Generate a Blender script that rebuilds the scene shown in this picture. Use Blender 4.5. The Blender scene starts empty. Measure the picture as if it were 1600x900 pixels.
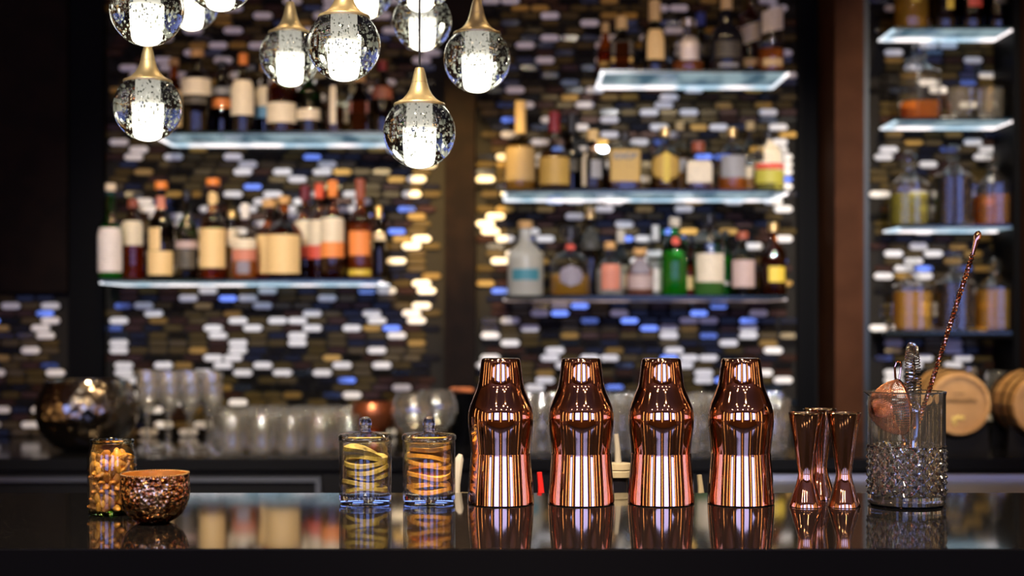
import bpy, bmesh, math, random
from mathutils import Vector, Matrix, noise
R = random.Random(7)
PI = math.pi
scene = bpy.context.scene
C = scene.collection

# ------------------------------------------------------------------ camera, world, light, exposure
F = 2250.0                       # focal length in pixels of the 1600x900 frame
BT = 1.10                        # bar top height
CZ = BT + 0.2344                 # camera height
WALL = 4.96                      # back wall plane
cam = bpy.data.cameras.new('camera'); cam_o = bpy.data.objects.new('camera', cam); C.objects.link(cam_o)
cam_o.location = (0, 0, CZ); cam_o.rotation_euler = (PI/2, 0, 0)
cam.sensor_width = 36.0; cam.lens = F/1600*36.0; cam.shift_y = 50/1600
cam.clip_start = 0.05; cam.clip_end = 60
cam.dof.use_dof = True; cam.dof.focus_distance = 1.83; cam.dof.aperture_fstop = 3.9
scene.camera = cam_o

world = bpy.data.worlds.new('world'); scene.world = world; world.use_nodes = True
world.node_tree.nodes['Background'].inputs[0].default_value = (0.55, 0.6, 0.8, 1)
world.node_tree.nodes['Background'].inputs[1].default_value = 0.02

vs = scene.view_settings
vs.view_transform = 'Standard'; vs.look = 'None'; vs.gamma = 1.0; vs.use_curve_mapping = False
vs.exposure = 0.85
cy = scene.cycles
cy.max_bounces = 12; cy.diffuse_bounces = 3; cy.glossy_bounces = 8; cy.transmission_bounces = 12
cy.transparent_max_bounces = 24; cy.caustics_reflective = False; cy.caustics_refractive = False
cy.sample_clamp_indirect = 6.0; cy.blur_glossy = 0.3; cy.use_denoising = True

def spot(name, loc, target, energy, color, cone, blend=0.6, size=0.06):
    l = bpy.data.lights.new(name, 'SPOT'); l.energy = energy; l.color = color
    l.spot_size = math.radians(cone); l.spot_blend = blend; l.shadow_soft_size = size
    o = bpy.data.objects.new(name, l); C.objects.link(o); o.location = loc
    o.rotation_euler = (Vector(target)-Vector(loc)).to_track_quat('-Z', 'Y').to_euler()
    return o
WINDOW_COL = (0.25, 0.36, 1.0); WINDOW_E = 2.5
DOWN_COL = (1.0, 0.70, 0.40); DOWN_E = 130.0
# post accent spot, then fill spots added to brighten wall and bar: (location, target, watts, colour, cone)
SPOTS = [
    ((-0.17, 3.40, 3.28), (-0.20, WALL, 1.72), 900, (1.0, 0.66, 0.22), 16),
    ((-0.85, 3.20, 3.28), (-0.85, 4.78, 1.30), 85, (1.0, 0.70, 0.38), 40),
    ((0.45, 3.20, 3.28), (0.45, 4.78, 1.35), 45, (1.0, 0.78, 0.50), 44),
    ((1.45, 3.20, 3.28), (1.42, 4.85, 1.55), 130, (1.0, 0.80, 0.54), 40),
    ((-0.90, -1.0, 3.28), (-0.80, 4.95, 1.15), 900, (1.0, 0.93, 0.85), 21),  # added wall wash, in place of pendant and shelf light on the tiles
    ((0.60, -1.0, 3.28), (0.62, 4.95, 1.15), 900, (0.97, 0.94, 0.94), 21),
    ((1.50, -1.0, 3.28), (1.47, 4.95, 1.55), 800, (1.0, 0.90, 0.78), 15),
    ((-0.45, 0.75, 3.28), (-0.35, 1.8, 1.1), 330, (1.0, 0.78, 0.55), 36),
    ((0.35, 0.75, 3.28), (0.35, 1.8, 1.1), 330, (1.0, 0.78, 0.55), 36),
]
for i, (l, t, e, c, a) in enumerate(SPOTS): spot('accent_and_fill_spot', l, t, e, c, a, 1.0 if i in (0, 4, 5, 6) else 0.6)

def P(px, py, d):               # a point of the place seen at a pixel, at distance d
    return Vector(((px-800)*d/F, d, CZ+(500-py)*d/F))
def X(px, d): return (px-800)*d/F
def Z(py, d): return CZ+(500-py)*d/F

# ------------------------------------------------------------------ materials
MATS = {}
def nodes_of(name):
    m = bpy.data.materials.new(name); m.use_nodes = True
    nt = m.node_tree; return m, nt, nt.nodes['Principled BSDF']
def pbr(name, col, metal=0.0, rough=0.5, spec=0.5, trans=0.0, ior=1.45, emit=None, es=0.0, coat=0.0):
    if name in MATS: return MATS[name]
    m, nt, b = nodes_of(name)
    b.inputs['Base Color'].default_value = (*col, 1); b.inputs['Metallic'].default_value = metal
    b.inputs['Roughness'].default_value = rough; b.inputs['IOR'].default_value = ior
    b.inputs['Specular IOR Level'].default_value = spec
    b.inputs['Transmission Weight'].default_value = trans; b.inputs['Coat Weight'].default_value = coat
    if emit: b.inputs['Emission Color'].default_value = (*emit, 1); b.inputs['Emission Strength'].default_value = es
    MATS[name] = m; return m
def bumped(name, col, metal, rough, scale, strength, kind='noise', col2=None, dist=0.002, c2scale=None, spec=0.5):
    if name in MATS: return MATS[name]
    m, nt, b = nodes_of(name)
    b.inputs['Metallic'].default_value = metal; b.inputs['Roughness'].default_value = rough; b.inputs['Specular IOR Level'].default_value = spec
    tc = nt.nodes.new('ShaderNodeTexCoord')
    t = nt.nodes.new('ShaderNodeTexNoise' if kind == 'noise' else 'ShaderNodeTexVoronoi')
    t.inputs['Scale'].default_value = scale
    nt.links.new(tc.outputs['Object'], t.inputs['Vector'])
    bp = nt.nodes.new('ShaderNodeBump'); bp.inputs['Strength'].default_value = strength; bp.inputs['Distance'].default_value = dist
    nt.links.new(t.outputs[0], bp.inputs['Height']); nt.links.new(bp.outputs['Normal'], b.inputs['Normal'])
    if col2:
        n2 = nt.nodes.new('ShaderNodeTexNoise'); n2.inputs['Scale'].default_value = c2scale or scale; n2.inputs['Detail'].default_value = 6
        nt.links.new(tc.outputs['Object'], n2.inputs['Vector'])
        r = nt.nodes.new('ShaderNodeValToRGB'); r.color_ramp.elements[0].position = 0.42; r.color_ramp.elements[1].position = 0.6
        r.color_ramp.elements[0].color = (*col, 1); r.color_ramp.elements[1].color = (*col2, 1)
        nt.links.new(n2.outputs[0], r.inputs[0]); nt.links.new(r.outputs[0], b.inputs['Base Color'])
    else: b.inputs['Base Color'].default_value = (*col, 1)
    MATS[name] = m; return m
def thin_glass(name, tint=(0.97, 0.98, 0.98), edge=0.45, refl=1.0, rough=0.02, glint_mix=0.0):
    """a thin pane of glass: clear face on, darker and mirror-like towards its edge"""
    if name in MATS: return MATS[name]
    m = bpy.data.materials.new(name); m.use_nodes = True; nt = m.node_tree; nt.nodes.clear()
    out = nt.nodes.new('ShaderNodeOutputMaterial'); mix = nt.nodes.new('ShaderNodeMixShader')
    tr = nt.nodes.new('ShaderNodeBsdfTransparent'); gl = nt.nodes.new('ShaderNodeBsdfGlossy')
    gl.inputs['Roughness'].default_value = rough; gl.inputs['Color'].default_value = (1, 1, 1, 1)
    lw = nt.nodes.new('ShaderNodeLayerWeight'); lw.inputs['Blend'].default_value = 0.5
    pw = nt.nodes.new('ShaderNodeMath'); pw.operation = 'POWER'; pw.inputs[1].default_value = 3.2
    ma = nt.nodes.new('ShaderNodeMath'); ma.operation = 'MULTIPLY_ADD'; ma.inputs[1].default_value = 0.8*refl; ma.inputs[2].default_value = 0.05*refl
    nt.links.new(lw.outputs['Facing'], pw.inputs[0]); nt.links.new(pw.outputs[0], ma.inputs[0])
    rp = nt.nodes.new('ShaderNodeValToRGB'); rp.color_ramp.elements[0].color = (*tint, 1)
    e = rp.color_ramp.elements.new(0.72); e.color = tuple(c*0.93 for c in tint)+(1,)
    rp.color_ramp.elements[2].color = tuple(c*edge for c in tint)+(1,)
    nt.links.new(lw.outputs['Facing'], rp.inputs[0]); nt.links.new(rp.outputs[0], tr.inputs['Color'])
    nt.links.new(ma.outputs[0], mix.inputs[0]); nt.links.new(tr.outputs[0], mix.inputs[1]); nt.links.new(gl.outputs[0], mix.inputs[2])
    last = mix
    if glint_mix:
        hz = nt.nodes.new('ShaderNodeMixShader'); hz.inputs[0].default_value = glint_mix; df = nt.nodes.new('ShaderNodeBsdfDiffuse'); df.inputs['Color'].default_value = (0.9, 0.86, 0.74, 1)  # pale diffuse share stands in for highlights on the glassware
        nt.links.new(mix.outputs[0], hz.inputs[1]); nt.links.new(df.outputs[0], hz.inputs[2]); last = hz
    nt.links.new(last.outputs[0], out.inputs['Surface'])
    MATS[name] = m; return m
def solid_glass(name, col=(1, 1, 1), ior=1.48, rough=0.0, glint_mix=0.0):
    if name in MATS: return MATS[name]
    m = bpy.data.materials.new(name); m.use_nodes = True; nt = m.node_tree; nt.nodes.clear()
    out = nt.nodes.new('ShaderNodeOutputMaterial'); g = nt.nodes.new('ShaderNodeBsdfGlass')
    g.inputs['Color'].default_value = (*col, 1); g.inputs['IOR'].default_value = ior; g.inputs['Roughness'].default_value = rough
    if glint_mix:
        mx = nt.nodes.new('ShaderNodeMixShader'); mx.inputs[0].default_value = glint_mix; d = nt.nodes.new('ShaderNodeBsdfDiffuse'); d.inputs['Color'].default_value = (0.9, 0.88, 0.74, 1)  # pale diffuse share brightens the crystal in place of refracted lamp light
        nt.links.new(g.outputs[0], mx.inputs[1]); nt.links.new(d.outputs[0], mx.inputs[2]); nt.links.new(mx.outputs[0], out.inputs['Surface'])
    else: nt.links.new(g.outputs[0], out.inputs['Surface'])
    MATS[name] = m; return m
def liquid(name, col, body=0.30):
    """tinted spirit behind glass: mostly clear tint, with a little of the light scattered in it"""
    if name in MATS: return MATS[name]
    m = bpy.data.materials.new(name); m.use_nodes = True; nt = m.node_tree; nt.nodes.clear()
    out = nt.nodes.new('ShaderNodeOutputMaterial'); mix = nt.nodes.new('ShaderNodeMixShader'); mix.inputs[0].default_value = body
    t = nt.nodes.new('ShaderNodeBsdfTransparent'); t.inputs['Color'].default_value = (*[c**.6 for c in col], 1)
    m2 = nt.nodes.new('ShaderNodeMixShader'); d = nt.nodes.new('ShaderNodeBsdfDiffuse'); tl = nt.nodes.new('ShaderNodeBsdfTranslucent')
    for q in (d, tl): q.inputs['Color'].default_value = (*col, 1)
    nt.links.new(d.outputs[0], m2.inputs[1]); nt.links.new(tl.outputs[0], m2.inputs[2])
    nt.links.new(t.outputs[0], mix.inputs[1]); nt.links.new(m2.outputs[0], mix.inputs[2]); nt.links.new(mix.outputs[0], out.inputs['Surface'])
    MATS[name] = m; return m
def paper(name, col, ink=(0.08, 0.05, 0.03), amount=0.5, metal=0.0):
    """printed paper label: rows of small dark print"""
    if name in MATS: return MATS[name]
    m, nt, b = nodes_of(name); b.inputs['Roughness'].default_value = 0.55; b.inputs['Metallic'].default_value = metal
    tc = nt.nodes.new('ShaderNodeTexCoord'); mp = nt.nodes.new('ShaderNodeMapping'); mp.inputs['Scale'].default_value = (260, 260, 40)
    n = nt.nodes.new('ShaderNodeTexNoise'); n.inputs['Scale'].default_value = 1.0; n.inputs['Detail'].default_value = 2
    w = nt.nodes.new('ShaderNodeTexWave'); w.bands_direction = 'Z'; w.inputs['Scale'].default_value = 32; w.inputs['Distortion'].default_value = 0.6
    nt.links.new(tc.outputs['Object'], mp.inputs[0]); nt.links.new(mp.outputs[0], n.inputs['Vector']); nt.links.new(tc.outputs['Object'], w.inputs['Vector'])
    mu = nt.nodes.new('ShaderNodeMath'); mu.operation = 'MULTIPLY'; nt.links.new(n.outputs[0], mu.inputs[0]); nt.links.new(w.outputs[1], mu.inputs[1])
    r = nt.nodes.new('ShaderNodeValToRGB'); r.color_ramp.elements[0].position = 0.36; r.color_ramp.elements[1].position = 0.52
    r.color_ramp.elements[0].color = (*col, 1)
    r.color_ramp.elements[1].color = tuple(c*(1-amount)+k*amount for c, k in zip(col, ink))+(1,)
    nt.links.new(mu.outputs[0], r.inputs[0]); nt.links.new(r.outputs[0], b.inputs['Base Color'])
    MATS[name] = m; return m
def emissive(name, col, strength, base=(0.8, 0.8, 0.8)):
    return pbr(name, base, rough=0.5, emit=col, es=strength)

COPPER = pbr('polished_copper', (0.97, 0.56, 0.36), metal=1.0, rough=0.04)
COPPER2 = pbr('satin_copper', (0.90, 0.42, 0.24), metal=1.0, rough=0.22)
BRASS = pbr('brushed_brass', (0.56, 0.46, 0.24), metal=0.75, rough=0.42)
STEEL = pbr('polished_steel', (0.72, 0.72, 0.70), metal=1.0, rough=0.12)
BLACK = pbr('black_lacquer', (0.0025, 0.0025, 0.003), rough=0.5, spec=0.04)
BLACKM = pbr('black_matte', (0.008, 0.007, 0.007), rough=0.7, spec=0.2)
GLASS = thin_glass('clear_glass')
CRYSTAL = solid_glass('crystal')

# ------------------------------------------------------------------ mesh helpers
class MB:
    def __init__(s): s.v = []; s.f = []; s.m = []
    def add(s, v, f, mi=0):
        o = len(s.v); s.v += [tuple(p) for p in v]; s.f += [tuple(i+o for i in q) for q in f]; s.m += [mi]*len(f); return s
    def box(s, a, b, mi=0):
        (x0, y0, z0), (x1, y1, z1) = a, b
        return s.add([(x0,y0,z0),(x1,y0,z0),(x1,y1,z0),(x0,y1,z0),(x0,y0,z1),(x1,y0,z1),(x1,y1,z1),(x0,y1,z1)],
                     [(3,2,1,0),(4,5,6,7),(0,1,5,4),(1,2,6,5),(2,3,7,6),(3,0,4,7)], mi)
    def lathe(s, prof, n=32, sq=0.0, flat=1.0, c=(0,0,0), mi=0):
        """profile of (r,z); sq>0 squares the section, flat scales its depth"""
        v = []; f = []
        def rad(a):
            if not sq: return 1.0
            p = 2+sq*6; return (abs(math.cos(a))**p+abs(math.sin(a))**p)**(-1/p)
        rr = [rad(2*PI*k/n) for k in range(n)]
        idx = []
        for r, z in prof:
            if r < 1e-6: idx.append([len(v)]); v.append((c[0], c[1], c[2]+z))
            else:
                idx.append(list(range(len(v), len(v)+n)))
                for k in range(n):
                    a = 2*PI*k/n; v.append((c[0]+r*rr[k]*math.cos(a), c[1]+flat*r*rr[k]*math.sin(a), c[2]+z))
        for i in range(len(prof)-1):
            A, B = idx[i], idx[i+1]
            for k in range(n):
                l = (k+1) % n
                if len(A) == 1 and len(B) == 1: continue
                if len(A) == 1: f.append((A[0], B[l], B[k]))
                elif len(B) == 1: f.append((A[k], A[l], B[0]))
                else: f.append((A[k], A[l], B[l], B[k]))
        return s.add(v, f, mi)
    def tube(s, pts, r, n=8, closed=False, mi=0, cap=True):
        pts = [Vector(p) for p in pts]; N = len(pts); v = []; f = []
        rs = r if isinstance(r, (list, tuple)) else [r]*N
        up = None
        for i, p in enumerate(pts):
            t = (pts[(i+1) % N]-pts[i-1]) if closed or 0 < i < N-1 else (pts[1]-pts[0] if i == 0 else pts[-1]-pts[-2])
            t.normalize()
            if up is None: up = t.orthogonal().normalized()
            up = (up-t*up.dot(t)).normalized(); w = t.cross(up)
            for k in range(n):
                a = 2*PI*k/n; v.append(p+(up*math.cos(a)+w*math.sin(a))*rs[i])
        for i in range(N if closed else N-1):
            j = (i+1) % N
            for k in range(n):
                l = (k+1) % n; f.append((i*n+k, i*n+l, j*n+l, j*n+k))
        if cap and not closed: f.append(tuple(reversed(range(n)))); f.append(tuple(range((N-1)*n, N*n)))
        return s.add(v, f, mi)
    def sphere(s, c, r, n=12, m=8, sc=(1,1,1), rot=None, mi=0):
        v = []; f = []
        for i in range(m+1):
            t = PI*i/m
            for k in range(n):
                a = 2*PI*k/n; q = Vector((r*math.sin(t)*math.cos(a)*sc[0], r*math.sin(t)*math.sin(a)*sc[1], r*math.cos(t)*sc[2]))
                if rot: q = rot @ q
                v.append(q+Vector(c))
        for i in range(m):
            for k in range(n):
                l = (k+1) % n; f.append((i*n+k, (i+1)*n+k, (i+1)*n+l, i*n+l))
        return s.add(v, f, mi)
    def mesh(s, name, mats, smooth=True, angle=32):
        me = bpy.data.meshes.new(name); me.from_pydata([tuple(p) for p in s.v], [], s.f)
        for m in (mats if isinstance(mats, (list, tuple)) else [mats]): me.materials.append(m)
        me.polygons.foreach_set('material_index', s.m)
        if smooth:
            me.polygons.foreach_set('use_smooth', [True]*len(me.polygons))
            try: me.set_sharp_from_angle(angle=math.radians(angle))
            except Exception: pass
        me.update(); return me

def tag(o, label=None, cat=None, group=None, kind=None):
    if label: o['label'] = label
    if cat: o['category'] = cat
    if group: o['group'] = group
    if kind: o['kind'] = kind
    return o
def thing(name, label, cat, loc=(0,0,0), rz=0.0, group=None):
    o = bpy.data.objects.new(name, None); C.objects.link(o); o.location = loc; o.rotation_euler = (0, 0, rz)
    o.empty_display_size = 0.02
    return tag(o, label, cat, group)
def ob(name, me, parent=None, loc=(0,0,0), rot=(0,0,0)):
    o = bpy.data.objects.new(name, me); C.objects.link(o); o.parent = parent; o.location = loc; o.rotation_euler = rot
    return o
def part(name, mb, mat, parent, loc=(0,0,0), rot=(0,0,0), smooth=True, angle=32):
    return ob(name, mb.mesh(name, mat, smooth, angle), parent, loc, rot)
def struct(name, mb, mat, parent=None, smooth=False):
    o = ob(name, mb.mesh(name, mat, smooth), parent)
    if parent is None: o['kind'] = 'structure'
    return o
def dup(root, loc, rz=0.0, label=None):
    r = root.copy(); C.objects.link(r); r.location = loc; r.rotation_euler = (0, 0, rz)
    if label: r['label'] = label
    for ch in list(root.children):
        c = ch.copy(); C.objects.link(c); c.parent = r
        for g in ch.children:
            d = g.copy(); C.objects.link(d); d.parent = c
    return r

# ------------------------------------------------------------------ the room shell
WOOD = bumped('dark_walnut', (0.005, 0.0026, 0.0017), 0.0, 0.55, 14, 0.1, col2=(0.008, 0.004, 0.0025), spec=0.05)
WOODR = bumped('reddish_walnut', (0.036, 0.013, 0.005), 0.0, 0.55, 10, 0.08, col2=(0.046, 0.017, 0.007), spec=0.05)
PLASTER = bumped('warm_plaster', (0.20, 0.10, 0.05), 0.0, 0.8, 30, 0.05)
CEIL = bumped('brown_ceiling', (0.24, 0.125, 0.07), 0.0, 0.75, 20, 0.05)
FLOORM = bumped('dark_floor', (0.02, 0.016, 0.013), 0.0, 0.5, 8, 0.05)
XL, XR, YB, ZC = -6.0, 6.0, -3.6, 3.3
struct('floor', MB().box((XL, YB, -0.1), (XR, WALL+0.2, 0)), FLOORM)
struct('ceiling', MB().box((XL, YB, ZC), (XR, WALL+0.2, ZC+0.1)), CEIL)
struct('wall_side_left', MB().box((XL-0.1, YB, 0), (XL, WALL+0.2, ZC)), PLASTER)
struct('wall_side_right', MB().box((XR, YB, 0), (XR+0.1, WALL+0.2, ZC)), PLASTER)
struct('wall_back', MB().box((XL, WALL+0.012, 0), (XR, WALL+0.2, ZC)), BLACKM)
# the guests' side of the room behind the camera: a wall with a row of tall windows
WX = [-4.5, -1.45, 1.4, 4.5]; WW = [1.3, 1.7, 1.6, 1.6]; WZ0, WZ1 = 0.90, 2.85
rw = MB(); xs = [XL]
for x, w in zip(WX, WW): xs += [x-w/2, x+w/2]
xs.append(XR)
for i in range(0, len(xs), 2): rw.box((xs[i], YB-0.15, 0), (xs[i+1], YB, ZC))
for x, w in zip(WX, WW):
    rw.box((x-w/2, YB-0.15, 0), (x+w/2, YB, WZ0)); rw.box((x-w/2, YB-0.15, WZ1), (x+w/2, YB, ZC))
struct('wall_rear', rw, PLASTER)
DAY = emissive('daylight_pane', WINDOW_COL, WINDOW_E)
for i, (x, w) in enumerate(zip(WX, WW)):
    o = struct('window_%d' % (i+1), MB().box((x-w/2, YB-0.12, WZ0), (x+w/2, YB-0.10, WZ1)), DAY)
    fr = MB(); t = 0.035
    fr.box((x-w/2, YB-0.10, WZ0), (x-w/2+t, YB-0.03, WZ1)).box((x+w/2-t, YB-0.10, WZ0), (x+w/2, YB-0.03, WZ1))
    fr.box((x-w/2+t, YB-0.10, WZ0), (x+w/2-t, YB-0.03, WZ0+t)).box((x-w/2+t, YB-0.10, WZ1-t), (x+w/2-t, YB-0.03, WZ1))
    part('window_frame', fr, WOOD, o, smooth=False)
# recessed ceiling lamps; those at the SPOTS positions are discs added for sparkle
LAMPW = emissive('warm_lamp_disc', DOWN_COL, DOWN_E)
lampring = MB().lathe([(0.052, 0), (0.075, 0), (0.075, -0.012), (0.052, -0.012), (0.052, 0)], 24).mesh('lamp_ring', BRASS)
lampdisc = MB().lathe([(0, -0.004), (0.052, -0.004)], 24).mesh('lamp_disc', LAMPW)
for i, (x, y) in enumerate([(l[0], l[1]) for l, *_ in SPOTS]+[(-2.6, -1.6), (-1.2, -2.2), (0.2, -2.4), (1.6, -2.2), (2.8, -1.6), (-2.2, 0.6), (2.4, 0.6), (-0.9, -0.6), (0.9, -0.6)]):
    t = thing('ceiling_lamp_or_sparkle_disc', 'small round warm disc in the brown ceiling, a room downlight or one added for sparkle', 'lamp', (x, y, ZC), 0, 'recessed lamps in the ceiling')
    ob('trim_ring', lampring, t); ob('lamp_disc', lampdisc, t)

SCON = emissive('warm_sconce_glass', (1.0, 0.58, 0.22), 3.6)
scb = MB().box((-.05, 0, -1.15), (.05, .03, 1.15)).mesh('back_plate', BRASS, False); sct = MB().lathe([(0, -1.1), (.04, -1.1), (.04, 1.1), (0, 1.1)], 16, c=(0, .075, 0)).mesh('light_tube', SCON)
for x, y, rz in [(-5.6, YB, 0), (-3.2, YB, 0), (-0.02, YB, 0), (3.0, YB, 0), (5.7, YB, 0), (XL, -2.2, -PI/2), (XL, -0.4, -PI/2), (XL, 1.6, -PI/2), (XL, 3.4, -PI/2), (XR, -2.2, PI/2), (XR, -0.4, PI/2), (XR, 1.6, PI/2), (XR, 3.4, PI/2)]:
    t = thing('wall_sconce', 'tall warm light column on the wall of the guest room', 'lamp', (x, y, 1.75), rz, 'light columns around the guest room')
    ob('back_plate', scb, t); ob('light_tube', sct, t)

# ------------------------------------------------------------------ mosaic walls
PX_, PZ_ = 0.0683, 0.0256
def tile_mesh(mat, name='tile'):
    L, H, T = 0.0325, 0.0118, 0.008
    out = [(-L, -H*.35), (-L*.72, -H), (L*.72, -H), (L, -H*.35), (L, H*.35), (L*.72, H), (-L*.72, H), (-L, H*.35)]
    v = [(x, 0, z) for x, z in out]+[(x, -T*.6, z) for x, z in out]+[(x*.93, -T, z*.80) for x, z in out]
    f = [tuple(range(16, 24))]
    for k in range(8):
        l = (k+1) % 8; f += [(k, l, l+8, k+8), (k+8, l+8, l+16, k+16)]
    mb = MB().add(v, f); return mb.mesh(name, mat, False)
TM = [pbr('tile_white', (0.90, 0.89, 0.87), rough=0.30), pbr('tile_bronze', (0.065, 0.045, 0.014), metal=0.2, rough=0.22, spec=0.12),
      pbr('tile_dark', (0.008, 0.007, 0.006), rough=0.12, spec=0.12), pbr('tile_gold', (0.26, 0.15, 0.03), metal=0.75, rough=0.28),
      pbr('tile_smoke', (0.20, 0.25, 0.34), metal=0.95, rough=0.08), pbr('tile_umber', (0.035, 0.016, 0.009), metal=0.3, rough=0.25, spec=0.12)]
TW = [0.225, 0.27, 0.25, 0.055, 0.075, 0.125]
TMESH = [tile_mesh(m) for m in TM]
GROUT = pbr('dark_grout', (0.010, 0.008, 0.006), rough=0.7, spec=0.2)
def mosaic(name, x0, x1, z0, z1, seed, smoke=0.07):
    r = random.Random(seed); tw = TW[:4]+[smoke, TW[5]]
    panel = struct(name, MB().box((x0, WALL, z0), (x1, WALL+0.011, z1)), GROUT)
    tiles = []
    row = 0; z = z0+PZ_/2
    while z < z1:
        x = x0-PX_*r.choice([0.0, 0.25, 0.5, 0.75])
        last = 9
        while x < x1:
            mi = r.choices(range(6), tw)[0]
            if mi == 0 and last == 0 and r.random() < 0.75: mi = 1
            last = mi
            if x-0.033 >= x0-0.001 and x+0.033 <= x1+0.001:
                tiles.append((x, z, mi, r.gauss(0, 0.022), r.gauss(0, 0.030)))
            x += PX_
        z += PZ_; row += 1
    order = sorted(range(len(tiles)), key=lambda i: (tiles[i][2] != 0, abs(tiles[i][1]-CZ+0.1)))
    single = set(order[:298])
    rest = MB()
    for i, (x, z, mi, rx, rz) in enumerate(tiles):
        if i in single: ob('tile', TMESH[mi], panel, (x, WALL-0.0005, z), (rx, 0, rz))
        else:
            M = Matrix.Translation((x, WALL-0.0005, z)) @ Matrix.Rotation(rz, 4, 'Z') @ Matrix.Rotation(rx, 4, 'X')
            me = TMESH[mi]; rest.add([M @ v.co for v in me.vertices], [tuple(p.vertices) for p in me.polygons], mi)
    me = bpy.data.meshes.new('tile_field'); me.from_pydata(rest.v, [], rest.f)
    for m in TM: me.materials.append(m)
    me.polygons.foreach_set('material_index', rest.m); me.update()
    ob('tile_field', me, panel)['kind'] = 'stuff'
    return panel
W = WALL; CT = 0.933             # CT: back counter top
mosaic('wall_left', X(163, W), X(696, W), CT+0.002, 2.62, 11)
mosaic('wall_center', X(743, W), X(1247, W), CT+0.002, 2.62, 12, 0.14)
mosaic('wall_right', X(1357, W), X(1584, W), CT+0.002, 2.62, 13, 0.14)
mosaic('wall_far_left', X(-60, W), X(106, W), CT+0.002, Z(457, W), 14)
# posts and frames between the mosaic panels
def post(n, x0, x1, yf, mat): return struct('trim_%d' % n, MB().box((x0, yf, CT), (x1, WALL+0.011, 2.7)), mat)
post(1, X(695, 4.86), X(742, 4.86), 4.86, WOOD)
post(2, X(106, 4.92), X(161, 4.92), 4.92, BLACK)
post(3, X(1247, 4.93), X(1274, 4.93), 4.93, BLACK)
post(4, 1.0545, X(1350, 4.70), 4.70, WOODR)
post(5, X(1350, 4.70)+0.001, X(1358, 4.72), 4.72, pbr('blue_black_edge', (0.012, 0.02, 0.028), rough=0.3))
post(6, X(1584, 4.75), X(1598, 4.75), 4.75, BLACK)
post(7, X(1598, 4.70)+0.012, X(1680, 4.70), 4.70, WOODR)
struct('trim_8', MB().box((X(-60, 4.9), 4.9, Z(456, 4.9)), (X(105, 4.9)-0.001, WALL+0.011, 2.7)), WOOD)

# ------------------------------------------------------------------ lit glass shelves
def glow_mat(name, a, b, sa, scale):
    m, nt, bs = nodes_of(name)
    tc = nt.nodes.new('ShaderNodeTexCoord'); mp = nt.nodes.new('ShaderNodeMapping'); mp.inputs['Scale'].default_value = (scale, 3, 3)
    n = nt.nodes.new('ShaderNodeTexNoise'); n.inputs['Scale'].default_value = 1; n.inputs['Detail'].default_value = 1
    r = nt.nodes.new('ShaderNodeValToRGB'); r.color_ramp.elements[0].position = 0.40; r.color_ramp.elements[1].position = 0.60
    r.color_ramp.elements[0].color = (*a, 1); r.color_ramp.elements[1].color = (*b, 1)
    nt.links.new(tc.outputs['Object'], mp.inputs[0]); nt.links.new(mp.outputs[0], n.inputs['Vector']); nt.links.new(n.outputs[0], r.inputs[0])
    nt.links.new(r.outputs[0], bs.inputs['Emission Color']); bs.inputs['Emission Strength'].default_value = sa
    bs.inputs['Base Color'].default_value = (0.25, 0.3, 0.32, 1); bs.inputs['Roughness'].default_value = 0.15
    return m
PANEL = glow_mat('mirrored_tile_glow', (0.05, 0.12, 0.17), (0.30, 0.42, 0.46), 0.45, 11)  # blotchy blue glow stands in for the tiles mirrored in the underside
STRIP = glow_mat('led_strip', (0.30, 0.42, 0.50), (1.0, 0.88, 0.86), 1.05, 9)
DIM = glow_mat('dim_led_strip', (0.08, 0.06, 0.06), (0.42, 0.30, 0.26), 0.6, 9)
EDGE = pbr('dark_green_glass_edge', (0.004, 0.012, 0.009), rough=0.15)
SHELF = {}
def shelf(key, label, ytop, px0, px1, yf, yb, lit=1):
    z = Z(ytop, yf); x0, x1 = X(px0, yf), X(px1, yf)
    t = thing('glass_shelf', label, 'shelf', ((x0+x1)/2, (yf+yb)/2, z), 0, 'lit glass shelves on the mosaic wall')
    hw, hd = (x1-x0)/2, (yb-yf)/2
    part('glass_plate', MB().box((-hw, -hd, -0.009), (hw, hd, 0)), EDGE, t, smooth=False)
    if lit:
        st = STRIP if lit == 1 else DIM
        part('underside_panel', MB().box((-hw+0.012, -hd+0.004, -0.0125), (hw-0.012, hd-0.045, -0.0092)), PANEL if lit == 1 else EDGE, t, smooth=False)
        part('led_strip', MB().box((-hw+0.012, hd-0.044, -0.0165), (hw-0.012, hd-0.004, -0.0092)), st, t, smooth=False)
        for s in (-1, 1):
            a, b = sorted((s*hw, s*(hw-0.0115)))
            part('led_strip', MB().box((a, -hd+0.004, -0.0155), (b, hd-0.004, -0.0092)), st, t, smooth=False)
    else:
        part('front_rail', MB().box((-hw, -hd, -0.022), (hw, -hd+0.012, -0.0092)), BLACK, t, smooth=False)
    SHELF[key] = z
YF, YBK = 4.65, 4.948
shelf('L1', 'upper lit shelf behind the hanging lamps, left mosaic panel', 205, 236, 640, YF, YBK)
shelf('L2', 'lit shelf with the long row of amber bottles, left mosaic panel', 436, 155, 597, YF, YBK)
shelf('M1', 'short topmost lit shelf of the middle mosaic panel', 109, 938, 1234, YF, YBK)
shelf('M2', 'lit shelf with gold-labelled bottles, middle mosaic panel', 296, 786, 1232, YF, YBK)
shelf('M3', 'dimly lit lowest shelf with the green gin bottle', 462, 786, 1230, YF, YBK, 2)
RF = 4.76
shelf('R1', 'topmost lit shelf of the narrow right mosaic panel', 41, 1394, 1584, RF, YBK)
shelf('R2', 'lit shelf with square decanter and tumblers at right', 184, 1397, 1585, RF, YBK)
shelf('R3', 'lit shelf carrying the upper row of cut decanters', 351, 1402, 1588, RF, YBK)
shelf('R4', 'unlit black-edged shelf carrying the lower row of cut decanters', 518, 1384, 1590, RF, YBK, 0)

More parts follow.
